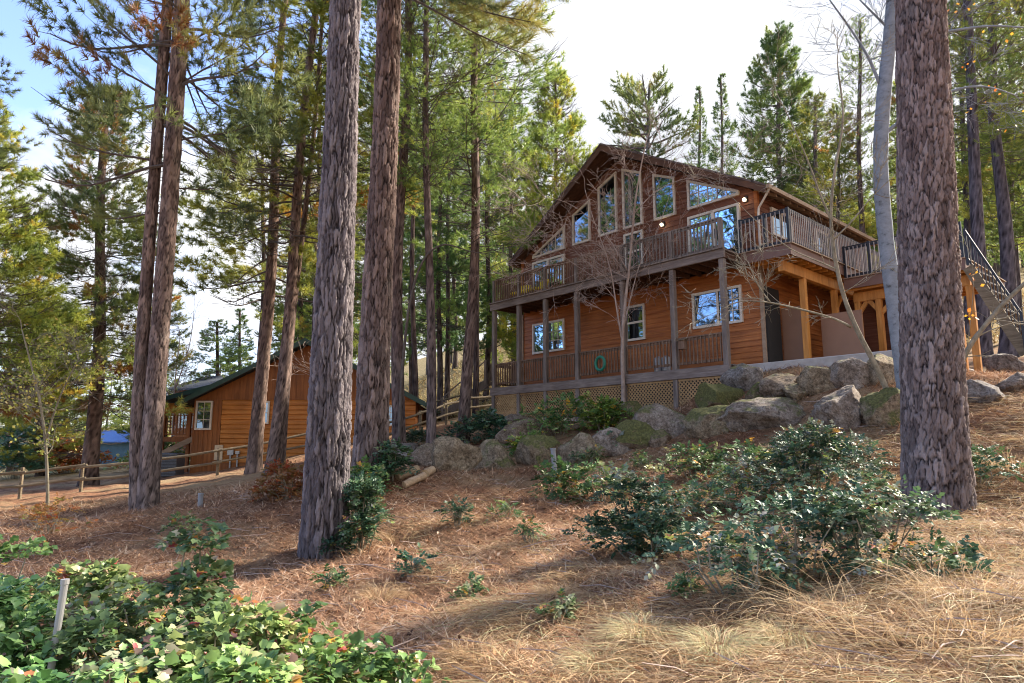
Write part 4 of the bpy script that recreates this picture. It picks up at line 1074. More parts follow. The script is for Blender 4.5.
for i, (px0, Y, px1, H, r, pr, zl, wdt, ti, lab) in enumerate((
    (985, 24, 972, 20, .26, 'airy', 8, 1.0, (1.0, 1.1, .8), 'dark pine trunk just clear of the red pine, nearest the stairs'),
    (1008, 27, 996, 21, .30, 'airy', 8, 1.1, (1.1, 1.2, .8), 'stout dark pine trunk right of the stairs'),
    (1018, 33, 1012, 21, .22, 'airy', 7, 1.2, (1.2, 1.2, .75), 'slim far pine trunk at the right picture edge'),
    (968, 36, 962, 21, .20, 'cone', 7, 1.2, (1.3, 1.3, .8), 'pine with yellowish crown glimpsed behind the red trunk'),
    (1060, 30, 1050, 20, .28, 'cone', 5, 1.4, (1.3, 1.35, .8), 'bushy pine whose boughs enter from beyond the stairs'),
    (905, 42, 902, 17, .2, 'cone', 3, 1.2, (1.2, 1.25, .8), 'yellow green pine behind the aspen'),
    (838, 40, 838, 15.5, .15, 'cone', 4, 1.1, (1.5, 1.35, .7), 'low golden pine behind the side eave of the house'))):
    pine(px0, Y, px1, 100, H, r, pr, zl, lab, wdt, ti, (.62, .60, .66), NZ=110, bark='bark_grey')
for i, (px0, Y, px1, H, r, pr, zl, wdt, ti, lab) in enumerate((
    (218, 46, 216, 9, .2, 'cone', 1.5, 1.2, (.95, 1.15, .95), 'green conifer behind the cabin porch roof'),
    (240, 58, 240, 12, .2, 'spire', 2, 1.6, (.65, .85, .85), 'dark conifer farther behind the cabin roof'),
    (165, 44, 165, 12, .18, 'cone', 2, 1.1, (1.5, 1.35, .8), 'yellow green conifer between the twin trunks and the porch'),
    (40, 38, 40, 11, .2, 'cone', 1.0, 1.3, (1.7, 1.5, .8), 'pale yellowish conifer low at the left'),
    (66, 50, 66, 12, .2, 'cone', 2, 1.5, (1.3, 1.3, .8), 'green conifer behind the rusty needled pine'),
    (10, 48, 10, 12, .2, 'cone', 1.5, 1.6, (1.1, 1.2, .9), 'broad conifer far back at the left edge'),
    (300, 40, 300, 17, .22, 'cone', 5, 1.3, (1.2, 1.25, .8), 'conifer over the cabin roof behind the leaning stems'),
    (345, 42, 345, 19, .22, 'cone', 6, 1.4, (1.0, 1.2, .85), 'conifer filling the gap between the two big trunks'),
    (372, 34, 374, 20, .22, 'airy', 6, 1.3, (1.1, 1.25, .9), 'feathery pine behind the brown pine'),
    (440, 38, 441, 19, .17, 'cone', 4, 1.2, (.8, 1.15, 1.0), 'blue green pine behind the thin straight stem'),
    (490, 46, 489, 22, .2, 'airy', 5, 1.4, (.85, 1.2, 1.0), 'far feathery pine behind the upper balcony end'),
    (412, 48, 412, 22, .2, 'cone', 5, 1.5, (.8, 1.15, 1.05), 'far blue green pine left of the house on the slope'),
    (385, 55, 385, 25, .2, 'airy', 6, 1.5, (1.1, 1.25, .9), 'tall far pine over the cabin end'),
    (330, 52, 330, 24, .2, 'cone', 6, 1.7, (1.3, 1.3, .8), 'yellow green far conifer between the big trunks'),
    (455, 60, 455, 26, .2, 'cone', 8, 1.7, (1.0, 1.25, .9), 'tall far conifer behind the feathery pine'),
    (476, 33, 478, 20, .15, 'airy', 10, .8, (1.4, 1.5, 1.0), 'thin dark stem close behind the feathery pine'),
    (486, 40, 487, 22, .17, 'airy', 11, .9, (1.3, 1.4, 1.0), 'dark stem just left of the balcony end'),
    (416, 30, 416, 20, .13, 'airy', 10, .8, (1.4, 1.5, 1.0), 'thinnest dark stem between the two straight pines'),
    (447, 44, 448, 22, .18, 'airy', 10, 1.0, (1.2, 1.4, 1.0), 'dark stem between the thin straight pine and the feathery one'),
    (312, 31, 318, 20, .14, 'airy', 8, 1.0, (1.6, 1.5, .9), 'thin stem rising behind the cabin left of the grey pine'),
    (256, 36, 262, 20, .16, 'airy', 8, 1.1, (1.8, 1.6, .8), 'airy yellow green pine behind the cabin roof and the leaning stems'))):
    pine(px0, Y, px1, 200, H, r, pr, zl, lab, wdt, tuple(1.15 * c_ for c_ in ti), (.6, .55, .55), NZ=80)

# the far wood beyond what one can tell apart: one mass
def far_wood(spots):
    Vs, Fs, Ts, off = [], [], [], 0
    me_far = []
    for fm, bmh, span in PROTO['far']:
        V = np.empty(len(fm.vertices) * 3, np.float32); fm.vertices.foreach_get('co', V)
        T = np.empty(len(fm.vertices), np.float32); fm.attributes['tint'].data.foreach_get('value', T)
        me_far.append((V.reshape(-1, 3), T))
    tb = MB()
    for k, (x, y, H, w) in enumerate(spots):
        V, T = me_far[k % 2]; a = rnd.uniform(0, 6.28); z = g1(x, y); zl = H * rnd.uniform(.12, .35)
        c_, s_ = math.cos(a), math.sin(a); X = np.stack([(V[:, 0] * c_ - V[:, 1] * s_) * w, (V[:, 0] * s_ + V[:, 1] * c_) * w, V[:, 2] * (H - zl) / 10 + zl], -1) + [x, y, z]
        Vs.append(X); Ts.append(np.clip(T + rnd.uniform(-.2, .25), 0, .8)); tb.tube([(x, y, z - .5), (x + rnd.uniform(-.3, .3), y, z + H * .9)], [.2, .05], 6, cap=False)
    V = np.concatenate(Vs); F = np.arange(len(V)).reshape(-1, 3)
    o = link('far_wood', np_mesh('far_wood', V, F, {'tint': np.concatenate(Ts)}), M['needles']); o.color = (1.4, 1.5, 1.1, 1); tag(o, 'distant pine wood on the hill', 'wood', kind='stuff')
    o2 = tb.build('far_trunks', M['limb']); tag(o2, 'trunks of the distant pine wood', 'wood', kind='stuff')
spots = []
for k in range(150):
    px = rnd.choice([rnd.uniform(290, 560), rnd.uniform(560, 760), rnd.uniform(760, 1080), rnd.uniform(800, 1080), rnd.uniform(-60, 270)])
    Y = rnd.uniform(62, 110)
    H = rnd.uniform(15, 24)
    if 560 < px < 765: Y = rnd.uniform(80, 120); H = rnd.uniform(9, 13)
    if px < 270: H = rnd.uniform(9, 13); Y = rnd.uniform(70, 130)
    if 765 < px: Y = rnd.uniform(52, 100); H = rnd.uniform(13, 20)
    if 765 < px < 915: H = rnd.uniform(8, 11)
    spots.append(((px - 512) / 683.4 * Y, Y, H, rnd.uniform(.9, 1.5)))
far_wood(spots)

# ------------------------------------------------------------------ bare trees
def px_path(pts, zc, B): return [Vector(at(x, y, zc + (p[0] if p else 0))) - B for x, y, *p in pts]
def twigs(mb, p, d, L_, r, lvl, rr, up=.25, spread=.8, nchild=4, leaves=None):
    n = 4; path = [p.copy()]; rad = [r]
    for i in range(n):
        d = (d + Vector((rr.gauss(0, .17), rr.gauss(0, .17), rr.gauss(0, .14) + up * .12))).normalized()
        p = p + d * L_ / n; path.append(p.copy()); rad.append(max(.0038, r * (1 - .75 * (i + 1) / n)))
    mb.tube(path, rad, 5 if r > .015 else 3, cap=False)
    if lvl <= 0: 
        if leaves is not None: leaves.append((path[-1], d))
        return
    for k in range(nchild):
        f = rr.uniform(.25, 1) * n; i = min(n - 1, int(f)); q = path[i].lerp(path[i + 1], f - i)
        sd = Vector((rr.gauss(0, 1), rr.gauss(0, 1), rr.gauss(0, .7))); sd = (sd - d * sd.dot(d)).normalized()
        twigs(mb, q, (d + sd * spread * rr.uniform(.6, 1.3)).normalized(), L_ * rr.uniform(.45, .75), max(.003, r * .5), lvl - 1, rr, up, spread, nchild, leaves)
def bare_tree(name, zc, stems, label, mat, seed, tw=(5, 1.0, 2, 4), up=.25, group=None, trunk_r=None, NA=20, cat='tree', start=.35, spread=.8):
    """stems: list of (pixel path, r0, r1, n_twigs); the first is the trunk"""
    rr = random.Random(seed); p0 = stems[0][0][0]; gp = Vector(at(p0[0], p0[1], zc)); B = Vector((gp.x, gp.y, g1(gp.x, gp.y)))
    t = empty(name, B, 0, label, cat, group); tmb = MB(); lv = []; few = sum(q_[3] for q_ in stems) < 15
    for si, (pix, r0, r1, nt) in enumerate(stems):
        P = px_path(pix, zc, B)
        if si == 0: P = [Vector((P[0].x, P[0].y, -.15))] + P if P[0].z > .02 else P
        Q = []
        for i in range(len(P) - 1):
            for s in range(4): Q.append(P[i].lerp(P[i + 1], s / 4))
        Q.append(P[-1])
        for _ in range(3): Q = [Q[0]] + [(Q[i - 1] + Q[i] * 2 + Q[i + 1]) / 4 for i in range(1, len(Q) - 1)] + [Q[-1]]
        b = MB(); m_ = len(Q); b.tube(Q, [r0 + (r1 - r0) * (i / (m_ - 1)) ** .8 * 1 + rr.uniform(-.04, .04) * r0 for i in range(m_)], NA if si == 0 else 8)
        b.build('trunk' if si == 0 else 'limb', M[mat], t, smooth=True)
        for k in range(nt):
            f = rr.uniform(start if si == 0 else .12, 1); i = min(m_ - 2, int(f * (m_ - 1))); d = (Q[i + 1] - Q[i]).normalized()
            sd = Vector((rr.gauss(0, 1), rr.gauss(0, .7), rr.gauss(.2, .7))); sd = (sd - d * sd.dot(d)).normalized()
            if few and tmb.v: tmb.build('twig', M[mat], t); tmb = MB()
            twigs(tmb, Q[i], (d * .5 + sd * .9).normalized(), tw[1] * rr.uniform(.6, 1.3), max(.007, (r0 + (r1 - r0) * f) * .28), tw[2], rr, up, spread, tw[3], lv)
        if few and tmb.v: tmb.build('twig', M[mat], t); tmb = MB()
        twigs(tmb, Q[-1], (Q[-1] - Q[-2]).normalized(), tw[1], r1, tw[2], rr, up, spread, tw[3], lv)
        if few: tmb.build('twig', M[mat], t); tmb = MB()
    if not few: tmb.build('twigs', M[mat], t)
    return t, lv
def leaf_cards(pts, size, seed, mat, name='leaves', parent=None, n=3, jitter=.06, mesh_only=False, trange=(0, 1)):
    r = np.random.default_rng(seed); P = np.repeat(np.array(pts, float), n, 0); P = P + r.normal(size=P.shape) * jitter
    a = r.normal(size=P.shape); a /= np.linalg.norm(a, axis=1, keepdims=True); b_ = np.cross(a, r.normal(size=P.shape)); b_ /= np.linalg.norm(b_, axis=1, keepdims=True)
    s = (size * r.uniform(.6, 1.3, len(P)))[:, None]
    V = np.stack([P, P + a * s * .5 + b_ * s * .38, P + a * s, P + a * s * .5 - b_ * s * .38], 1).reshape(-1, 3)
    F = np.arange(len(V)).reshape(-1, 4)
    me = np_mesh(name, V, F, {'tint': np.repeat(r.uniform(*trange, len(P)), 4)})
    return me if mesh_only else link(name, me, M[mat], parent)

bare_tree('bare_tree', 20.3, [
    ([(624, 424), (623, 380), (622, 335), (626, 295), (630, 262), (634, 208), (641, 165), (647, 138)], .075, .014, 14),
    ([(622, 340), (616, 305), (612, 275), (605, 250), (594, 222), (585, 190)], .032, .007, 13),
    ([(623, 330), (630, 300), (634, 284), (640, 262), (656, 235), (668, 200)], .026, .007, 12),
    ([(628, 272), (608, 235), (575, 205), (545, 195), (520, 205)], .018, .004, 14),
    ([(633, 215), (655, 190), (690, 175), (720, 190), (750, 215)], .018, .004, 14),
    ([(616, 300), (600, 280), (570, 262), (545, 240)], .015, .004, 10)],
    'leafless tree with pale tangled twigs in front of the house gable', 'twig', 21, (5, 1.35, 3, 3), up=.1, start=.5)
bare_tree('bare_tree', 13.2, [
    ([(897, 415), (880, 373), (857, 331), (842, 293), (834, 255), (830, 217), (834, 171), (845, 120), (838, 70)], .06, .014, 9),
    ([(832, 222), (820, 195), (811, 168), (795, 130), (778, 96)], .026, .007, 6),
    ([(851, 327), (834, 318), (796, 308), (768, 302), (740, 300), (720, 310)], .03, .007, 9),
    ([(838, 270), (820, 262), (790, 250), (760, 225), (735, 200)], .018, .005, 5),
    ([(833, 240), (852, 222), (868, 200), (895, 175)], .02, .006, 5),
    ([(770, 302), (757, 285), (748, 262)], .016, .006, 4)],
    'crooked leafless tree with a mossy leaning trunk among the boulders', 'twig_green', 22, (5, .7, 2, 4), up=.3)
ta, lv = bare_tree('aspen_tree', 13.4, [
    ([(908, 402), (900, 345), (893, 292), (887, 250), (882, 200), (880, 150), (884, 90), (890, 40), (894, -20), (896, -80)], .168, .115, 4),
    ([(880, 85), (868, 55), (848, 25), (826, -5)], .035, .015, 8),
    ([(889, 50), (915, 36), (950, 31), (990, 25), (1030, 28)], .045, .015, 8),
    ([(882, 135), (905, 118), (950, 89), (985, 85), (1015, 95)], .045, .012, 9),
    ([(890, 30), (870, 10), (850, -10)], .03, .012, 7)],
    'pale smooth barked aspen with bare limbs left of the red pine', 'aspen', 23, (5, .9, 2, 4), start=.72)
leaf_cards([tuple(p) for p, d in lv if p.x > .7][::7], .07, 5, 'fallleaf', 'leaves', ta, 2, .08)
ts, lv = bare_tree('leaning_sapling', 10.4, [
    ([(938, 440), (952, 385), (968, 347), (986, 324), (1006, 300), (1042, 268)], .045, .03, 3),
    ([(975, 338), (990, 330), (1015, 322), (1040, 320)], .012, .005, 3),
    ([(990, 320), (1010, 318), (1030, 300)], .012, .005, 3),
    ([(967, 348), (972, 310), (974, 275), (970, 255)], .006, .003, 0)],
    'bare sapling leaning out from behind the red pine with a few yellow leaves', 'twig_green', 24, (3, .4, 1, 3))
Bs = ts.location
leaf_cards([tuple(Vector(at(px + rnd.uniform(-7, 7), py + rnd.uniform(-5, 5), 10.3)) - Bs) for px, py in ((972, 276), (974, 284), (966, 312), (962, 318), (968, 322), (976, 268)) for _ in range(3)], .07, 6, 'fallleaf', 'leaves', ts, 1, .02)
bare_tree('bent_tree', 20.0, [([(400, 410), (403, 360), (408, 310), (417, 272), (428, 252), (444, 243), (460, 248)], .06, .02, 6)], 'thin leafless tree bent over in an arch between two straight pines', 'limb', 25, (3, 1.0, 1, 3))
tb_, lv = bare_tree('yellowing_sapling', 17.5, [([(48, 500), (46, 440), (40, 400), (30, 360), (22, 330)], .05, .015, 14), ([(46, 440), (58, 400), (75, 365), (88, 345)], .025, .01, 10)], 'slender sapling with sparse yellow green leaves by the fence at the left', 'twig_green', 26, (4, 1.0, 2, 4))
o = leaf_cards([tuple(p) for p, d in lv], .08, 7, 'bramble', 'leaves', tb_, 2, .16, trange=(.3, .75)); o.color = (2.0, 1.5, .7, 1)
for i, (px, py, zc, hgt, lab) in enumerate(((172, 398, 34, 6.0, 'pale leafless thicket tree above the cabin porch'), (320, 250, 26, 9, 'pale leafless tree with fine twigs between the two big trunks'))):
    base = (px, 440, 0)
    bare_tree('bare_tree', zc, [([(px, 440), (px + 3, py - 20), (px + 8, py - 60)], .06, .02, 14), ([(px, py), (px + 18, py - 50), (px + 22, py - 85)], .04, .012, 10), ([(px, py + 10), (px - 14, py - 40), (px - 20, py - 70)], .04, .012, 10)], lab, 'twig', 30 + i, (4, 1.5, 2, 4), up=.5)
# ------------------------------------------------------------------ boulders
from mathutils import noise as mnoise
def boulder(pts_px, label, tint=(1, 1, 1), moss=0.1, seed=0, depth=None, flat=.0, group='boulders of the bank below the house'):
    x0, x1, y0, y1 = pts_px; q_ = (x1 - x0) * .06; x0 -= 2 + q_; x1 += 2 + q_; y0 -= 3; moss += .11
    g = ground_at((x0 + x1) / 2, y1) if depth is None else at((x0 + x1) / 2, y1, depth)
    zc = g[1] * CP + (g[2] - EYE) * SP
    w = (x1 - x0) / FPX * zc; h = (y1 - y0) / FPX * zc; dp = max(w * .75, h * .9)
    r = random.Random(seed * 7 + 3); bm = bmesh.new(); bmesh.ops.create_icosphere(bm, subdivisions=5, radius=1)
    planes = []
    for k in range(11):
        n = Vector((r.gauss(0, 1), r.gauss(0, 1), r.gauss(.2, .8))).normalized(); planes.append((n, r.uniform(.55, .85)))
    so = Vector((r.uniform(0, 50), r.uniform(0, 50), r.uniform(0, 50)))
    for v in bm.verts:
        p = v.co.copy()
        for n, d in planes:
            e = p.dot(n) - d
            if e > 0: p -= n * e * .93
        p *= 1 + .16 * mnoise.fractal(p * 1.3 + so, .9, 2.1, 6) + .05 * mnoise.ridged_multi_fractal(p * 3 + so, 1.0, 2.0, 3, 1.0, 2.0) * .5
        v.co = p
    zs = [v.co.z for v in bm.verts]; xs = [v.co.x for v in bm.verts]
    kx = w / (max(xs) - min(xs)); kz = h * 1.25 / (max(zs) - min(zs)); mx_ = (max(xs) + min(xs)) / 2
    for v in bm.verts: v.co = Vector(((v.co.x - mx_) * kx, v.co.y * dp / 2, (v.co.z - min(zs)) * kz - h * .25))
    me = bpy.data.meshes.new('boulder'); bm.to_mesh(me); bm.free()
    me.polygons.foreach_set('use_smooth', np.ones(len(me.polygons), bool))
    o = link('boulder', me, M['stone']); o.location = (g[0], g[1] + dp * .35, g[2]); o.rotation_euler = (r.uniform(-.08, .08), r.uniform(-.08, .08), r.uniform(-.2, .2))
    o.color = (*tint, moss); return tag(o, label, 'boulder', group)
GR, TN, BL, BR = (1.15, 1.15, 1.15), (1.25, 1.2, 1.0), (1.0, 1.08, 1.2), (1.1, 1.03, .92)
for i, (bx, lab, ti, ms) in enumerate((
    ((384, 416, 446, 461), 'low blue grey slab at the left end of the boulder row', BL, .1), ((408, 440, 446, 467), 'brownish boulder second from the left end of the row', BR, .15),
    ((433, 463, 439, 471), 'tall tan slab leaning right in the row below the house', TN, .2), ((448, 478, 445, 472), 'tan wedge boulder tucked beside the leaning slab', TN, .15),
    ((475, 514, 442, 471), 'broad tan mossy boulder left of the yellow mossed one', TN, .28), ((517, 558, 437, 466), 'squarish boulder with yellow moss on top behind the grey pipe', TN, .4),
    ((563, 598, 435, 462), 'dome shaped boulder just right of the grey pipe', TN, .22), ((594, 637, 430, 457), 'pale grey rough boulder with a shrub at its side', GR, .05),
    ((618, 656, 422, 450), 'round dark boulder mostly covered in moss', BR, .5), ((638, 699, 404, 440), 'largest grey boulder, rounded, in front of the lattice', GR, .22),
    ((624, 645, 403, 421), 'small greenish rock behind the bare tree foot', TN, .4), ((692, 737, 407, 437), 'mossy boulder right of the largest grey one', TN, .36),
    ((706, 746, 384, 408), 'bright green moss covered boulder below the deck corner post', TN, .6), ((728, 764, 364, 391), 'blue grey boulder touching the deck corner', BL, .2),
    ((750, 772, 384, 402), 'small rock with green moss beside the long slab', BR, .45), ((733, 825, 398, 430), 'long flat grey slab boulder', GR, .18),
    ((768, 812, 374, 398), 'brown boulder behind the long slab', BR, .15), ((809, 844, 367, 393), 'tan boulder in front of the cedar post', TN, .22),
    ((840, 874, 359, 389), 'grey tan boulder beside the leaning bare trunk', GR, .12), ((827, 878, 387, 429), 'big upright grey boulder left of the leaning bare trunk foot', GR, .15),
    ((874, 904, 354, 385), 'boulder on the slab edge left of the aspen', TN, .2), ((874, 910, 389, 427), 'mossy boulder at the foot of the aspen', TN, .42),
    ((966, 1014, 381, 402), 'flat blue grey boulder right of the red pine', BL, .05), ((996, 1030, 355, 374), 'blue grey boulder at the foot of the stairs', BL, .0),
    ((1008, 1040, 374, 392), 'grey boulder at the right picture edge', GR, .05), ((500, 546, 420, 446), 'rusty brown rock half hidden by shrubs at the lattice', BR, .12),
    ((546, 566, 446, 463), 'small dark rock wedged right of the yellow mossed boulder', BR, .2), ((586, 604, 446, 460), 'small rock wedged left of the pale rough boulder', BR, .25),
    ((652, 672, 432, 446), 'small rock tucked under the left of the largest grey boulder', BR, .3), ((690, 708, 424, 438), 'small mossy rock between the largest grey boulder and its neighbour', TN, .4),
    ((735, 752, 418, 432), 'small rock at the left foot of the long slab', BR, .25), ((816, 834, 410, 428), 'small rock between the long slab and the big upright boulder', BR, .25),
    ((866, 884, 406, 424), 'small rock right of the big upright boulder', BR, .3), ((420, 440, 454, 469), 'small dark rock between the brownish boulder and the leaning slab', BR, .1),
    ((790, 815, 384, 400), 'small tan rock above the right end of the long slab', TN, .2), ((700, 716, 398, 410), 'small rock left of the bright green mossed boulder', BR, .4),
    ((496, 532, 416, 426), 'flat grey stone under the left end of the lattice', GR, .05))):
    boulder(bx, lab, ti, ms, i + 1)

# ------------------------------------------------------------------ logs, stakes, pipe
def log(px0, py0, px1, py1, zc, r, label):
    a, b_ = Vector(at(px0, py0, zc)), Vector(at(px1, py1, zc + .35)); a.z = g1(a.x, a.y) + r * .8; b_.z = g1(b_.x, b_.y) + r * .9 + .04
    t = empty('cut_log', a, 0, label, 'log', 'cut logs'); d = b_ - a
    b = MB(); b.tube([d * 0, d * .33 + Vector((0, 0, .01)), d * .66, d], [r, r * 1.04, r * .97, r * .98], 14, cap=False); b.build('bark', M['log_bark'], t, smooth=True)
    for k, e in ((0, -.002), (1, .002)):
        b = MB(); n = d.normalized(); b.tube([d * k + n * (e - .002), d * k + n * (e + .002)], r * .99, 14); b.build('cut_end', M['log_end'], t)
log(397, 500, 417, 484, 13.4, .085, 'longest cut log of the pile, lying lowest')
log(404, 502, 424, 491, 13.0, .075, 'middle cut log, dark ended')
log(425, 495, 432, 478, 13.6, .085, 'shortest cut log standing up at the pile side')
def stake(name, px, pyb, pyt, r, mat, label, cat, zc=None, lean=0):
    g = ground_at(px, pyb) if zc is None else np.array(at(px, pyb, zc)); zc = g[1] * CP + (g[2] - EYE) * SP
    h = (pyb - pyt) / FPX * zc; top = at(px, pyt, zc)[2]; g = np.array([g[0], g[1], g1(g[0], g[1])]); h = max(h, top - g[2]); b = MB(); b.tube([(0, 0, -.2), (lean * h, 0, h)], r, 12)
    b.tube([(lean * h, 0, h + .001), (lean * h, 0, h + .03)], r * 1.18, 12)
    o = b.build(name, M[mat]); o.location = g; tag(o, label, cat)
stake('marker_pipe', 556, 483, 450, .05, 'pvc', 'grey plastic pipe standing before the boulder row', 'pipe', lean=-.08)
stake('marker_pipe', 200, 508, 495, .05, 'pvc', 'short grey pipe stub in the needles right of the twin trunks', 'pipe')
stake('marker_stake', 47, 640, 586, .02, 'whitepost', 'white wooden stake sunk in the leafy bushes', 'stake', 4.0, .08)

# ------------------------------------------------------------------ leaves and shrubs
HOLLY = (np.array([(0, 0), (.22, .26), (.38, .30), (.5, .40), (.72, .24), (1, 0), (.72, -.24), (.5, -.40), (.38, -.30), (.22, -.26)]), )
BRAM = (np.array([(0, 0), (-.06, .26), (.12, .46), (.34, .42), (.42, .54), (.66, .44), (.72, .26), (1.0, 0), (.72, -.26), (.66, -.44), (.42, -.54), (.34, -.42), (.12, -.46), (-.06, -.26)]), )
def leaves_mesh(name, P, D, Nn, ln, tint, tmpl, seed, fold=.3, curl=.25):
    """P base points, D axes, Nn face normals; the outline is a fan with a folded midrib"""
    r = np.random.default_rng(seed); P = np.asarray(P, float); D = np.asarray(D, float); Nn = np.asarray(Nn, float)
    D = D / (np.linalg.norm(D, axis=1, keepdims=True) + 1e-9); B_ = np.cross(Nn, D); B_ /= np.linalg.norm(B_, axis=1, keepdims=True) + 1e-9; Nn = np.cross(D, B_)
    o = tmpl[0]; uv = np.vstack([o, [(.45, 0)]]); k = len(uv); n = len(P); l = np.asarray(ln).reshape(-1, 1, 1)
    hgt = np.abs(uv[:, 1]) * fold - curl * uv[:, 0] ** 2
    V = P[:, None] + l * (uv[None, :, 0:1] * D[:, None] + uv[None, :, 1:2] * B_[:, None] + hgt[None, :, None] * Nn[:, None])
    m_ = len(o); tri = np.array([(i, (i + 1) % m_, k - 1) for i in range(m_)])
    F = (tri[None] + (np.arange(n) * k)[:, None, None]).reshape(-1, 3)
    return np_mesh(name, V.reshape(-1, 3), F, {'tint': np.repeat(np.clip(tint, 0, 1), k)})
def shrub(base, R_, h, seed, label, kind='holly', mat='holly', color=(1, 1, 1), dens=1.0, leaf=.05, name='evergreen_shrub', group=None, cat='shrub', core=.55, sy=.8, leggy=0.0):
    r = np.random.default_rng(seed); t = empty(name, tuple(base), 0, label, cat, group)
    n = int(dens * (700 if kind == 'holly' else 1300) * max(.05, R_ * h) / (leaf / .05) ** 1.2)
    n = max(14, n)
    # clump centres give the outline lobes and gaps
    nc = max(5, int(7 + R_ * 16)) * (2 if kind == 'bram' else 1); cc = np.stack([r.normal(0, .50, nc) * R_, r.normal(0, .50, nc) * R_ * sy, h * (.12 + .70 * r.random(nc) ** .8)], -1)
    cc[:, 2] *= np.clip(1.15 - .6 * (np.hypot(cc[:, 0], cc[:, 1]) / R_) ** 2, .35, 1.1)
    ci = r.integers(0, nc, n); cr = (.20 + .18 * r.random(nc)) * min(R_, h * 1.2) + .03
    q = r.normal(size=(n, 3)); q /= np.linalg.norm(q, axis=1, keepdims=True); q[:, 2] = np.abs(q[:, 2]) * 1.0 - .25
    P = cc[ci] + q * (cr[ci] * (core + (1 - core) * r.random(n)))[:, None]
    P[:, 2] = np.clip(P[:, 2], .03, None)
    wb = MB()
    for k in range(nc):
        b0 = Vector((cc[k, 0] * .3, cc[k, 1] * .3, -.05)); c_ = Vector(cc[k]); m_ = b0.lerp(c_, .5) + Vector((r.normal() * .05, r.normal() * .05, .05))
        wb.tube([b0, m_, c_], [.012, .009, .005], 4, cap=False)
        for _ in range(5):
            j = r.integers(0, n)
            if ci[j] == k: wb.tube([m_, Vector(P[j])], [.006, .003], 3, cap=False)
    gr_t = np.clip(r.normal(.33, .16, nc)[ci] + r.normal(0, .14, n), 0, .99); od = r.random(n); gr_t = np.where(od < .08, r.uniform(.68, 1, n), gr_t)
    out = q * [1, 1, .5] + r.normal(0, .35, (n, 3)); out[:, 2] += .25
    out /= np.linalg.norm(out, axis=1, keepdims=True)
    up = np.array([0, 0, 1.0]) + r.normal(0, .35, (n, 3))
    if kind == 'holly':      # pinnate leaf: pairs of leaflets along a rachis plus a terminal one
        PP, DD, NN, TT, LL = [], [], [], [], []
        side = np.cross(up, out); side /= np.linalg.norm(side, axis=1, keepdims=True) + 1e-9; L_ = leaf * 3.0 * r.uniform(.75, 1.25, n)[:, None]
        for s, a in ((.3, 1), (.3, -1), (.6, 1), (.6, -1), (.88, 1), (.88, -1), (1.0, 0)):
            PP.append(P + out * L_ * s - np.array([0, 0, .25]) * L_ * s * s); DD.append(out * (.55 if a else 1) + side * a * .9 + r.normal(0, .12, (n, 3))); NN.append(up + side * a * .15 + r.normal(0, .15, (n, 3)))
            TT.append(gr_t + r.normal(0, .05, n)); LL.append(leaf * r.uniform(.8, 1.25, n))
        me = leaves_mesh('foliage', np.concatenate(PP), np.concatenate(DD), np.concatenate(NN), np.concatenate(LL), np.concatenate(TT), HOLLY, seed)
    else:
        PP, DD, NN, TT, LL = [], [], [], [], []
        side = np.cross(up, out); side /= np.linalg.norm(side, axis=1, keepdims=True) + 1e-9
        for a in (-1, 0, 1):
            PP.append(P + side * a * leaf * .25 + r.normal(0, .006, (n, 3))); DD.append(out + side * a * 1.1 + r.normal(0, .15, (n, 3))); NN.append(up + r.normal(0, .25, (n, 3)))
            TT.append(gr_t + r.normal(0, .06, n)); LL.append(leaf * r.uniform(.65, 1.3, n) * (1.15 if a == 0 else .9))
        me = leaves_mesh('foliage', np.concatenate(PP), np.concatenate(DD), np.concatenate(NN), np.concatenate(LL), np.concatenate(TT), BRAM, seed, .22, .35)
    o = link('foliage', me, M[mat], t); o.color = (*color, 1)
    wb.build('stems', M['twig_green'], t); return t
def shrub_px(px, pyb, wpx, hpx, seed, label, **k):
    g = ground_at(px, pyb); zc = g[1] * CP + (g[2] - EYE) * SP
    return shrub(g + np.array([0, wpx / FPX * zc * .2, -.03]), wpx / FPX * zc * .56, hpx / FPX * zc * 1.12, seed, label, **k)
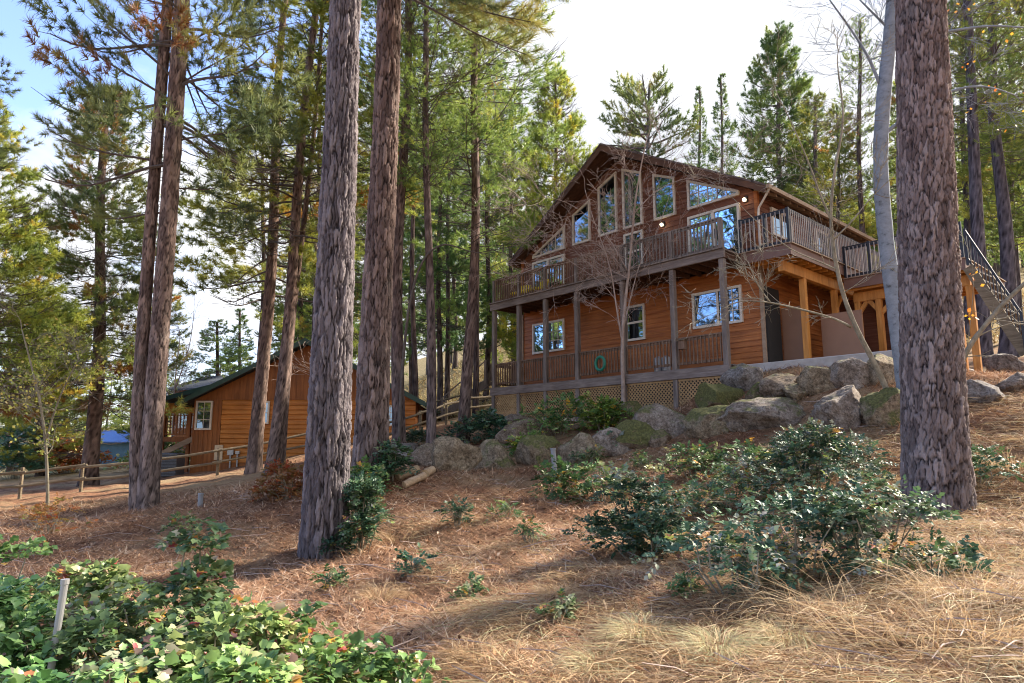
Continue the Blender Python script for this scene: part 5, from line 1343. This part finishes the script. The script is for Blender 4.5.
for i, (px, pyb, w, h, lab, kw) in enumerate((
    (655, 562, 125, 88, 'dense dark green holly leaved shrub, the separate one left in the middle', dict(dens=1.5)),
    (832, 506, 135, 72, 'dark green holly leaved shrub highest in the big thicket', dict(dens=1.5)),
    (812, 585, 140, 80, 'greyish holly leaved shrub in the middle of the big thicket', dict(dens=.95, color=(1.4, 1.3, 1.4))),
    (885, 580, 120, 100, 'tall holly leaved shrub in front of the red pine', dict(dens=1.1, color=(1.3, 1.25, 1.2))),
    (940, 585, 70, 55, 'straggling shrub right of the tall one below the red pine', dict(dens=.6, color=(1.5, 1.35, 1.0))),
    (745, 600, 120, 70, 'low shrub at the left foot of the big thicket', dict(dens=.75, color=(1.4, 1.35, 1.35))),
    (735, 520, 90, 42, 'low pale shrub between the dense shrub and the big thicket', dict(dens=.8, color=(1.5, 1.3, 1.0))),
    (700, 482, 80, 32, 'pale straggly shrub below the mossy boulders', dict(dens=.7, color=(1.6, 1.4, .9))),
    (765, 476, 90, 30, 'low shrub below the long slab boulder', dict(dens=.7, color=(1.5, 1.35, 1.0))),
    (605, 505, 55, 38, 'small yellow green shrub left of the dense dark one', dict(dens=.7, color=(1.6, 1.5, .9))),
    (556, 500, 42, 32, 'small shrub at the foot of the grey pipe', dict(dens=.8, color=(1.4, 1.4, .9))),
    (456, 528, 26, 26, 'tiny green shrub alone on the needles', dict(dens=1.0)),
    (411, 578, 24, 30, 'tiny bluish shrub right of the grey pine', dict(dens=1.0, color=(.9, 1.2, 1.3))),
    (985, 490, 70, 42, 'holly leaved shrub just right of the red pine', dict(dens=.7, color=(1.3, 1.25, 1))),
    (360, 554, 46, 84, 'evergreen shrub climbing beside the foot of the grey pine', dict(dens=2.0, color=(1.2, 1.2, 1.1))),
    (366, 496, 32, 30, 'bright green shrub between the two big pine feet', dict(dens=1.6, color=(1.7, 1.7, 1.0))),
    (390, 484, 30, 36, 'dark shrub right of the brown pine foot', dict(dens=1.5, color=(.9, 1.0, .9))),
    (414, 448, 28, 20, 'small dark shrub between the straight trunks', dict(dens=1.5)),
    (482, 444, 56, 27, 'blue green shrub behind the tan boulders', dict(dens=1.6, color=(.9, 1.1, 1.15))),
    (560, 438, 80, 34, 'light green shrub in front of the lattice', dict(dens=.8, color=(2.2, 2.1, 1.2))),
    (605, 432, 50, 34, 'yellow green shrub left of the bare tree foot', dict(dens=1.4, color=(2.6, 2.2, .8))),
    (525, 455, 30, 18, 'mossy low plant between two boulders', dict(dens=1.5, color=(2.4, 2.2, .8))),
    (614, 452, 32, 20, 'small dark plant on the pale grey boulder', dict(dens=1.4)))):
    g = ground_at(px, pyb); lf = .047 if g[1] < 11 else .075
    shrub_px(px, pyb, w, h, 300 + i, lab, leaf=lf, group='evergreen shrubs', **kw)
shrub_px(285, 502, 62, 40, 350, 'brown twiggy bush between the twin trunks and the grey pine', mat='redleaf', color=(.7, .6, .7), dens=1.2, leaf=.05, name='dry_bush', kind='holly')
shrub_px(42, 536, 55, 32, 351, 'reddish autumn bush left of the twin trunks', mat='redleaf', dens=.5, leaf=.045, name='autumn_bush', kind='holly')
shrub_px(150, 470, 60, 26, 352, 'faint green bush beyond the fence by the porch', mat='bramble', color=(1.3, 1.1, .7), leaf=.12, name='green_bush', kind='bram')
shrub_px(60, 475, 60, 34, 353, 'rust coloured bush beyond the fence', mat='redleaf', color=(1, .9, .9), leaf=.12, name='autumn_bush', kind='bram')
shrub_px(8, 480, 50, 50, 354, 'blue grey conifer bush at the left edge beyond the fence', color=(2.2, 2.6, 3.4), leaf=.09, dens=2.0, name='blue_bush', kind='holly')
rs = random.Random(77)
spots_ = [(505, 520, 'tiny green seedling on the needles below the boulder row, alone'), (530, 545, 'tiny green seedling left of the dense dark shrub'), (470, 600, 'tiny green seedling in the needles at the middle foreground'), (590, 465, 'tiny plant on the needles below the dome boulder'),
    (645, 470, 'tiny plant below the largest grey boulder'), (690, 600, 'tiny plant in the dry grass below the dense dark shrub'), (560, 620, 'tiny plant in the dry grass above the tussocks'), (330, 590, 'tiny green seedling below the grey pine foot'), (180, 540, 'tiny plant on the sunlit needles below the twin trunks')]
for k, (px, py, lab) in enumerate(spots_): shrub_px(px, py, rs.uniform(16, 30), rs.uniform(12, 24), 480 + k, lab, dens=1.0, leaf=.04, color=(1.5, 1.5, 1.0), name='seedling', group='small plants on the slope', cat='plant')
# leafy brambles in the left foreground
for i, (px, Y, ztop, R_, lab, col) in enumerate((
    (18, 4.3, .70, .52, 'bramble bush in the lower left corner with rounded green leaves', (.9, 1, .9)),
    (185, 4.7, .92, .62, 'tallest bramble bush, purple tinged leaves on top', (1.1, .95, 1.0)),
    (120, 3.6, .52, .55, 'green bramble bush low in front of the tallest one', (.95, 1.05, 1.0)),
    (285, 4.4, .52, .52, 'yellowish green bramble bush right of the tallest one', (1.25, 1.1, .9)),
    (235, 3.5, .42, .50, 'bright green bramble bush at the bottom edge', (1.1, 1.1, .9)),
    (345, 4.1, .34, .42, 'low bramble bush at the right end of the leafy bank', (1.15, 1.1, .9)),
    (310, 3.45, .22, .40, 'low leafy bramble at the bottom edge, right of the bright one', (1.2, 1.1, .9)),
    (20, 6.2, .78, .6, 'bramble bush behind the white stake', (1.1, 1.1, .9)),
    (110, 5.6, .62, .5, 'pale bramble bush right of the white stake', (1.2, 1.0, .9)),
    (395, 4.6, .16, .3, 'small bramble sprig nearest the dry grass', (1.1, 1.1, .9)),
    (75, 3.3, .40, .5, 'low green bramble bush at the bottom edge left of centre of the leafy bank', (1.1, 1.1, .9)),
    (160, 3.25, .34, .5, 'low bramble bush at the bottom edge under the tallest one', (1.15, 1.15, .9)),
    (225, 4.2, .52, .55, 'bramble bush with reddish leaves leaning on the tallest one', (1.2, 1.0, .95)),
    (70, 5.0, .52, .42, 'bramble bush just in front of the white stake', (1.1, 1.1, .95)),
    (-40, 3.2, .6, .6, 'bramble bush cut by the left and bottom edges', (.9, 1.05, .9)))):
    x = (px - 512) / 683.4 * Y; z = g1(x, Y)
    shrub((x, Y, z - .05), R_, max(.28, ztop - z + .22), 400 + i, lab, kind='bram', mat='bramble', color=tuple(1.25 * c_ for c_ in col), dens=1.5, leaf=.047, name='bramble_bush', group='leafy bramble bushes', core=.4)

# ------------------------------------------------------------------ dry grass, needles, leaf litter
def blades_mesh(name, P, D, ln, wd, bendv, tint, seed):
    r = np.random.default_rng(seed); n = len(P); D = D / np.linalg.norm(D, axis=1, keepdims=True)
    w = np.cross(D, r.normal(size=D.shape)); w /= np.linalg.norm(w, axis=1, keepdims=True) + 1e-9; w *= (wd / 2)[:, None]; l = ln[:, None]
    p1 = P + D * l * .45 + bendv * l * .12; p2 = P + D * l * .8 + bendv * l * .5; p3 = P + D * l * .95 + bendv * l * .95
    V = np.stack([P - w, P + w, p1 - w * .9, p1 + w * .9, p2 - w * .6, p2 + w * .6, p3], 1).reshape(-1, 3)
    tri = np.array([(0, 1, 3), (0, 3, 2), (2, 3, 5), (2, 5, 4), (4, 5, 6)])
    F = (tri[None] + (np.arange(n) * 7)[:, None, None]).reshape(-1, 3)
    return np_mesh(name, V, F, {'tint': np.repeat(np.clip(tint, 0, 1), 7)})
def scatter(n, pxr, Yr, power=1.0, seed=1):
    r = np.random.default_rng(seed); Y = Yr[0] * (Yr[1] / Yr[0]) ** (r.random(n) ** power); px = r.uniform(*pxr, n)
    X = (px - 512) / 683.4 * Y; return X, Y, r
def patch(x, y, s, seed):
    v = 0
    for k in range(4):
        a = seed * 1.3 + k * 2.1; v = v + np.sin(x * s * math.cos(a) * (1 + k * .6) + y * s * math.sin(a) * (1 + k * .6) + k + seed)
    return v / 4
# fallen needles: thin straws lying flat
X, Y, r = scatter(470000, (-200, 1250), (2.6, 19), .8, 51)
Z = gz(X, Y); a = r.uniform(0, 6.283, len(X)); D = np.stack([np.cos(a), np.sin(a), r.normal(.08, .22, len(X))], -1); l = r.uniform(.07, .19, len(X)) * (1 + Y / 22)
w = np.cross(D, [0, 0, 1]); w /= np.linalg.norm(w, axis=1, keepdims=True); w *= (.0018 + .0006 * Y)[:, None] * .6
P = np.stack([X, Y, Z + r.uniform(.0, .03, len(X))], -1)
V = np.stack([P - w, P + w, P + D * l[:, None]], 1).reshape(-1, 3)
o = link('fallen_needles', np_mesh('fallen_needles', V, np.arange(len(V)).reshape(-1, 3), {'tint': np.repeat(np.clip(r.normal(.48, .27, len(X)) + .22 * patch(X, Y, 1.1, 3) + .15 * patch(X, Y, 4.3, 8), 0, 1), 3)}), M['litter']); tag(o, 'reddish brown fallen pine needles on the slope', 'needles', kind='stuff')
# dead leaves and bark chips
X, Y, r = scatter(14000, (-60, 1090), (2.6, 16), .9, 52); Z = gz(X, Y)
me = leaf_cards(np.stack([X, Y, Z + .02], -1), .045, 53, None, 'dead_leaves', n=1, jitter=.01, mesh_only=True)
o = link('dead_leaves', me, M['litter']); tag(o, 'brown dead leaves and bark chips on the ground', 'leaves', kind='stuff')
X, Y, r = scatter(1500, (-40, 1080), (2.8, 16), .9, 57); Z = gz(X, Y); tb2 = MB()
for k in range(len(X)):
    a_ = r.uniform(0, 6.28); l_ = r.uniform(.1, .55); p_ = Vector((X[k], Y[k], Z[k] + .02)); d_ = Vector((math.cos(a_), math.sin(a_), r.normal() * .12)) * l_
    q_ = p_ + d_ * .5 + Vector((r.normal() * .03, r.normal() * .03, r.random() * .03)); tb2.tube([p_, q_, p_ + d_], [.006, .005, .003], 4, cap=False)
o = tb2.build('fallen_twigs', M['twig']); tag(o, 'small fallen twigs lying on the needles', 'twigs', kind='stuff')
# sprawling dry grass, thick on the right and along the bottom
X, Y, r = scatter(205000, (300, 1250), (2.7, 13), .85, 54)
px = X / Y * 683.4 + 512
keep = (patch(X, Y, 1.9, 5) + .55 * np.clip((px - 560) / 350, -1, 1) + .25 * np.clip((6.5 - Y) / 3, -1, 1) + r.normal(0, .22, len(X))) > .08
X, Y = X[keep], Y[keep]; n = len(X); Z = gz(X, Y); fl = patch(X, Y, 2.2, 9) * 3.1
a = fl + r.normal(0, 1.5, n); el = np.clip(r.normal(.35, .3, n), .02, 1.3); D = np.stack([np.cos(a) * np.cos(el), np.sin(a) * np.cos(el), np.sin(el)], -1)
bv = np.stack([np.cos(a) * .4, np.sin(a) * .4, -np.clip(el, .1, 1) * .9], -1)
me = blades_mesh('dry_grass', np.stack([X, Y, Z - .01], -1), D, r.uniform(.14, .48, n), r.uniform(.003, .007, n), bv, r.normal(.45, .28, n) + .15 * patch(X, Y, 1.5, 2), 55)
o = link('dry_grass', me, M['straw']); tag(o, 'sprawling straw coloured dry grass', 'grass', kind='stuff')
# round grass tussocks at the bottom, tall stalks by the thicket
def tussock(px, py, R_, n, ln, tint, seed, label, spread=1.0, name='grass_tussock'):
    g = ground_at(px, py); r = np.random.default_rng(seed); a = r.uniform(0, 6.283, n); rad = R_ * .25 * np.sqrt(r.random(n)); el = np.clip(r.normal(.95, .35 * spread, n), .15, 1.5)
    P = np.stack([np.cos(a) * rad, np.sin(a) * rad, np.full(n, -.02)], -1); a2 = a + r.normal(0, .5, n)
    D = np.stack([np.cos(a2) * np.cos(el), np.sin(a2) * np.cos(el), np.sin(el)], -1); bv = np.stack([np.cos(a2) * .55, np.sin(a2) * .55, np.full(n, -.75 * spread)], -1)
    o = link(name, blades_mesh(name, P, D, ln * r.uniform(.6, 1.2, n), r.uniform(.0028, .005, n), bv, np.clip(r.normal(tint, .15, n), 0, 1), seed), M['straw']); o.location = g
    tag(o, label, 'grass', 'grass tussocks'); return o
for i, (px, py, R_, n, ln, ti, lab) in enumerate(((640, 640, .5, 800, .34, .85, 'greyish round grass tussock left of three at the bottom'), (720, 655, .5, 900, .34, .9, 'middle round greyish tussock at the bottom, largest'),
    (790, 645, .5, 800, .34, .8, 'round straw tussock right of three at the bottom'), (600, 672, .45, 600, .3, .9, 'low greyish tussock at the bottom edge'), (470, 660, .4, 500, .3, .45, 'reddish straw tussock right of the brambles'),
    (380, 600, .35, 400, .38, .5, 'straw tussock behind the low brambles'), (560, 600, .4, 450, .32, .5, 'straw tussock in front of the dense dark shrub'))):
    tussock(px, py, R_, n, ln, ti, 600 + i, lab)
for i, (px, py, n, ln, lab) in enumerate(((870, 640, 60, .75, 'tall dry grass stalks before the big thicket'), (930, 650, 70, .7, 'tall dry grass stalks below the red pine'), (985, 640, 80, .6, 'tall dry grass at the lower right'), (800, 615, 40, .7, 'few tall straws crossing the thicket'),
    (1005, 560, 90, .6, 'tall dry grass right of the red pine foot'), (1015, 470, 200, .6, 'dry grass below the flat boulder'), (790, 455, 160, .5, 'dry grass below the long slab'), (850, 452, 200, .5, 'dry grass below the upright boulder'), (690, 590, 70, .45, 'dry stalks left of the big thicket'), (760, 560, 70, .55, 'dry stalks standing in the middle of the big thicket'), (840, 570, 80, .65, 'dry stalks in front of the dark shrub of the thicket'), (960, 600, 110, .6, 'dry stalks by the straggling shrub'), (400, 540, 160, .4, 'thin straw grass right of the grey pine'))):
    tussock(px, py, 1.1, n, ln, .5, 700 + i, lab, .55, 'tall_grass')

# dry brush on the far bank
X, Y, r = scatter(26000, (330, 1080), (33, 75), 1.0, 71); Z = gz(X, Y); n = len(X); a = r.uniform(0, 6.283, n); el = r.uniform(.6, 1.5, n)
D = np.stack([np.cos(a) * np.cos(el), np.sin(a) * np.cos(el), np.sin(el)], -1); bv = np.stack([np.cos(a) * .4, np.sin(a) * .4, np.full(n, -.4)], -1)
sz = np.clip(.35 + .9 * np.clip(patch(X, Y, .35, 4), 0, 1) + r.normal(0, .12, n), .15, 1.5)
o = link('dry_brush', blades_mesh('dry_brush', np.stack([X, Y, Z - .05], -1), D, sz, r.uniform(.03, .07, n), bv, np.clip(r.normal(.4, .25, n), 0, 1), 72), M['straw']); o.color = (.8, .85, .7, 1); tag(o, 'dry golden brush on the far bank behind the houses', 'brush', kind='stuff')
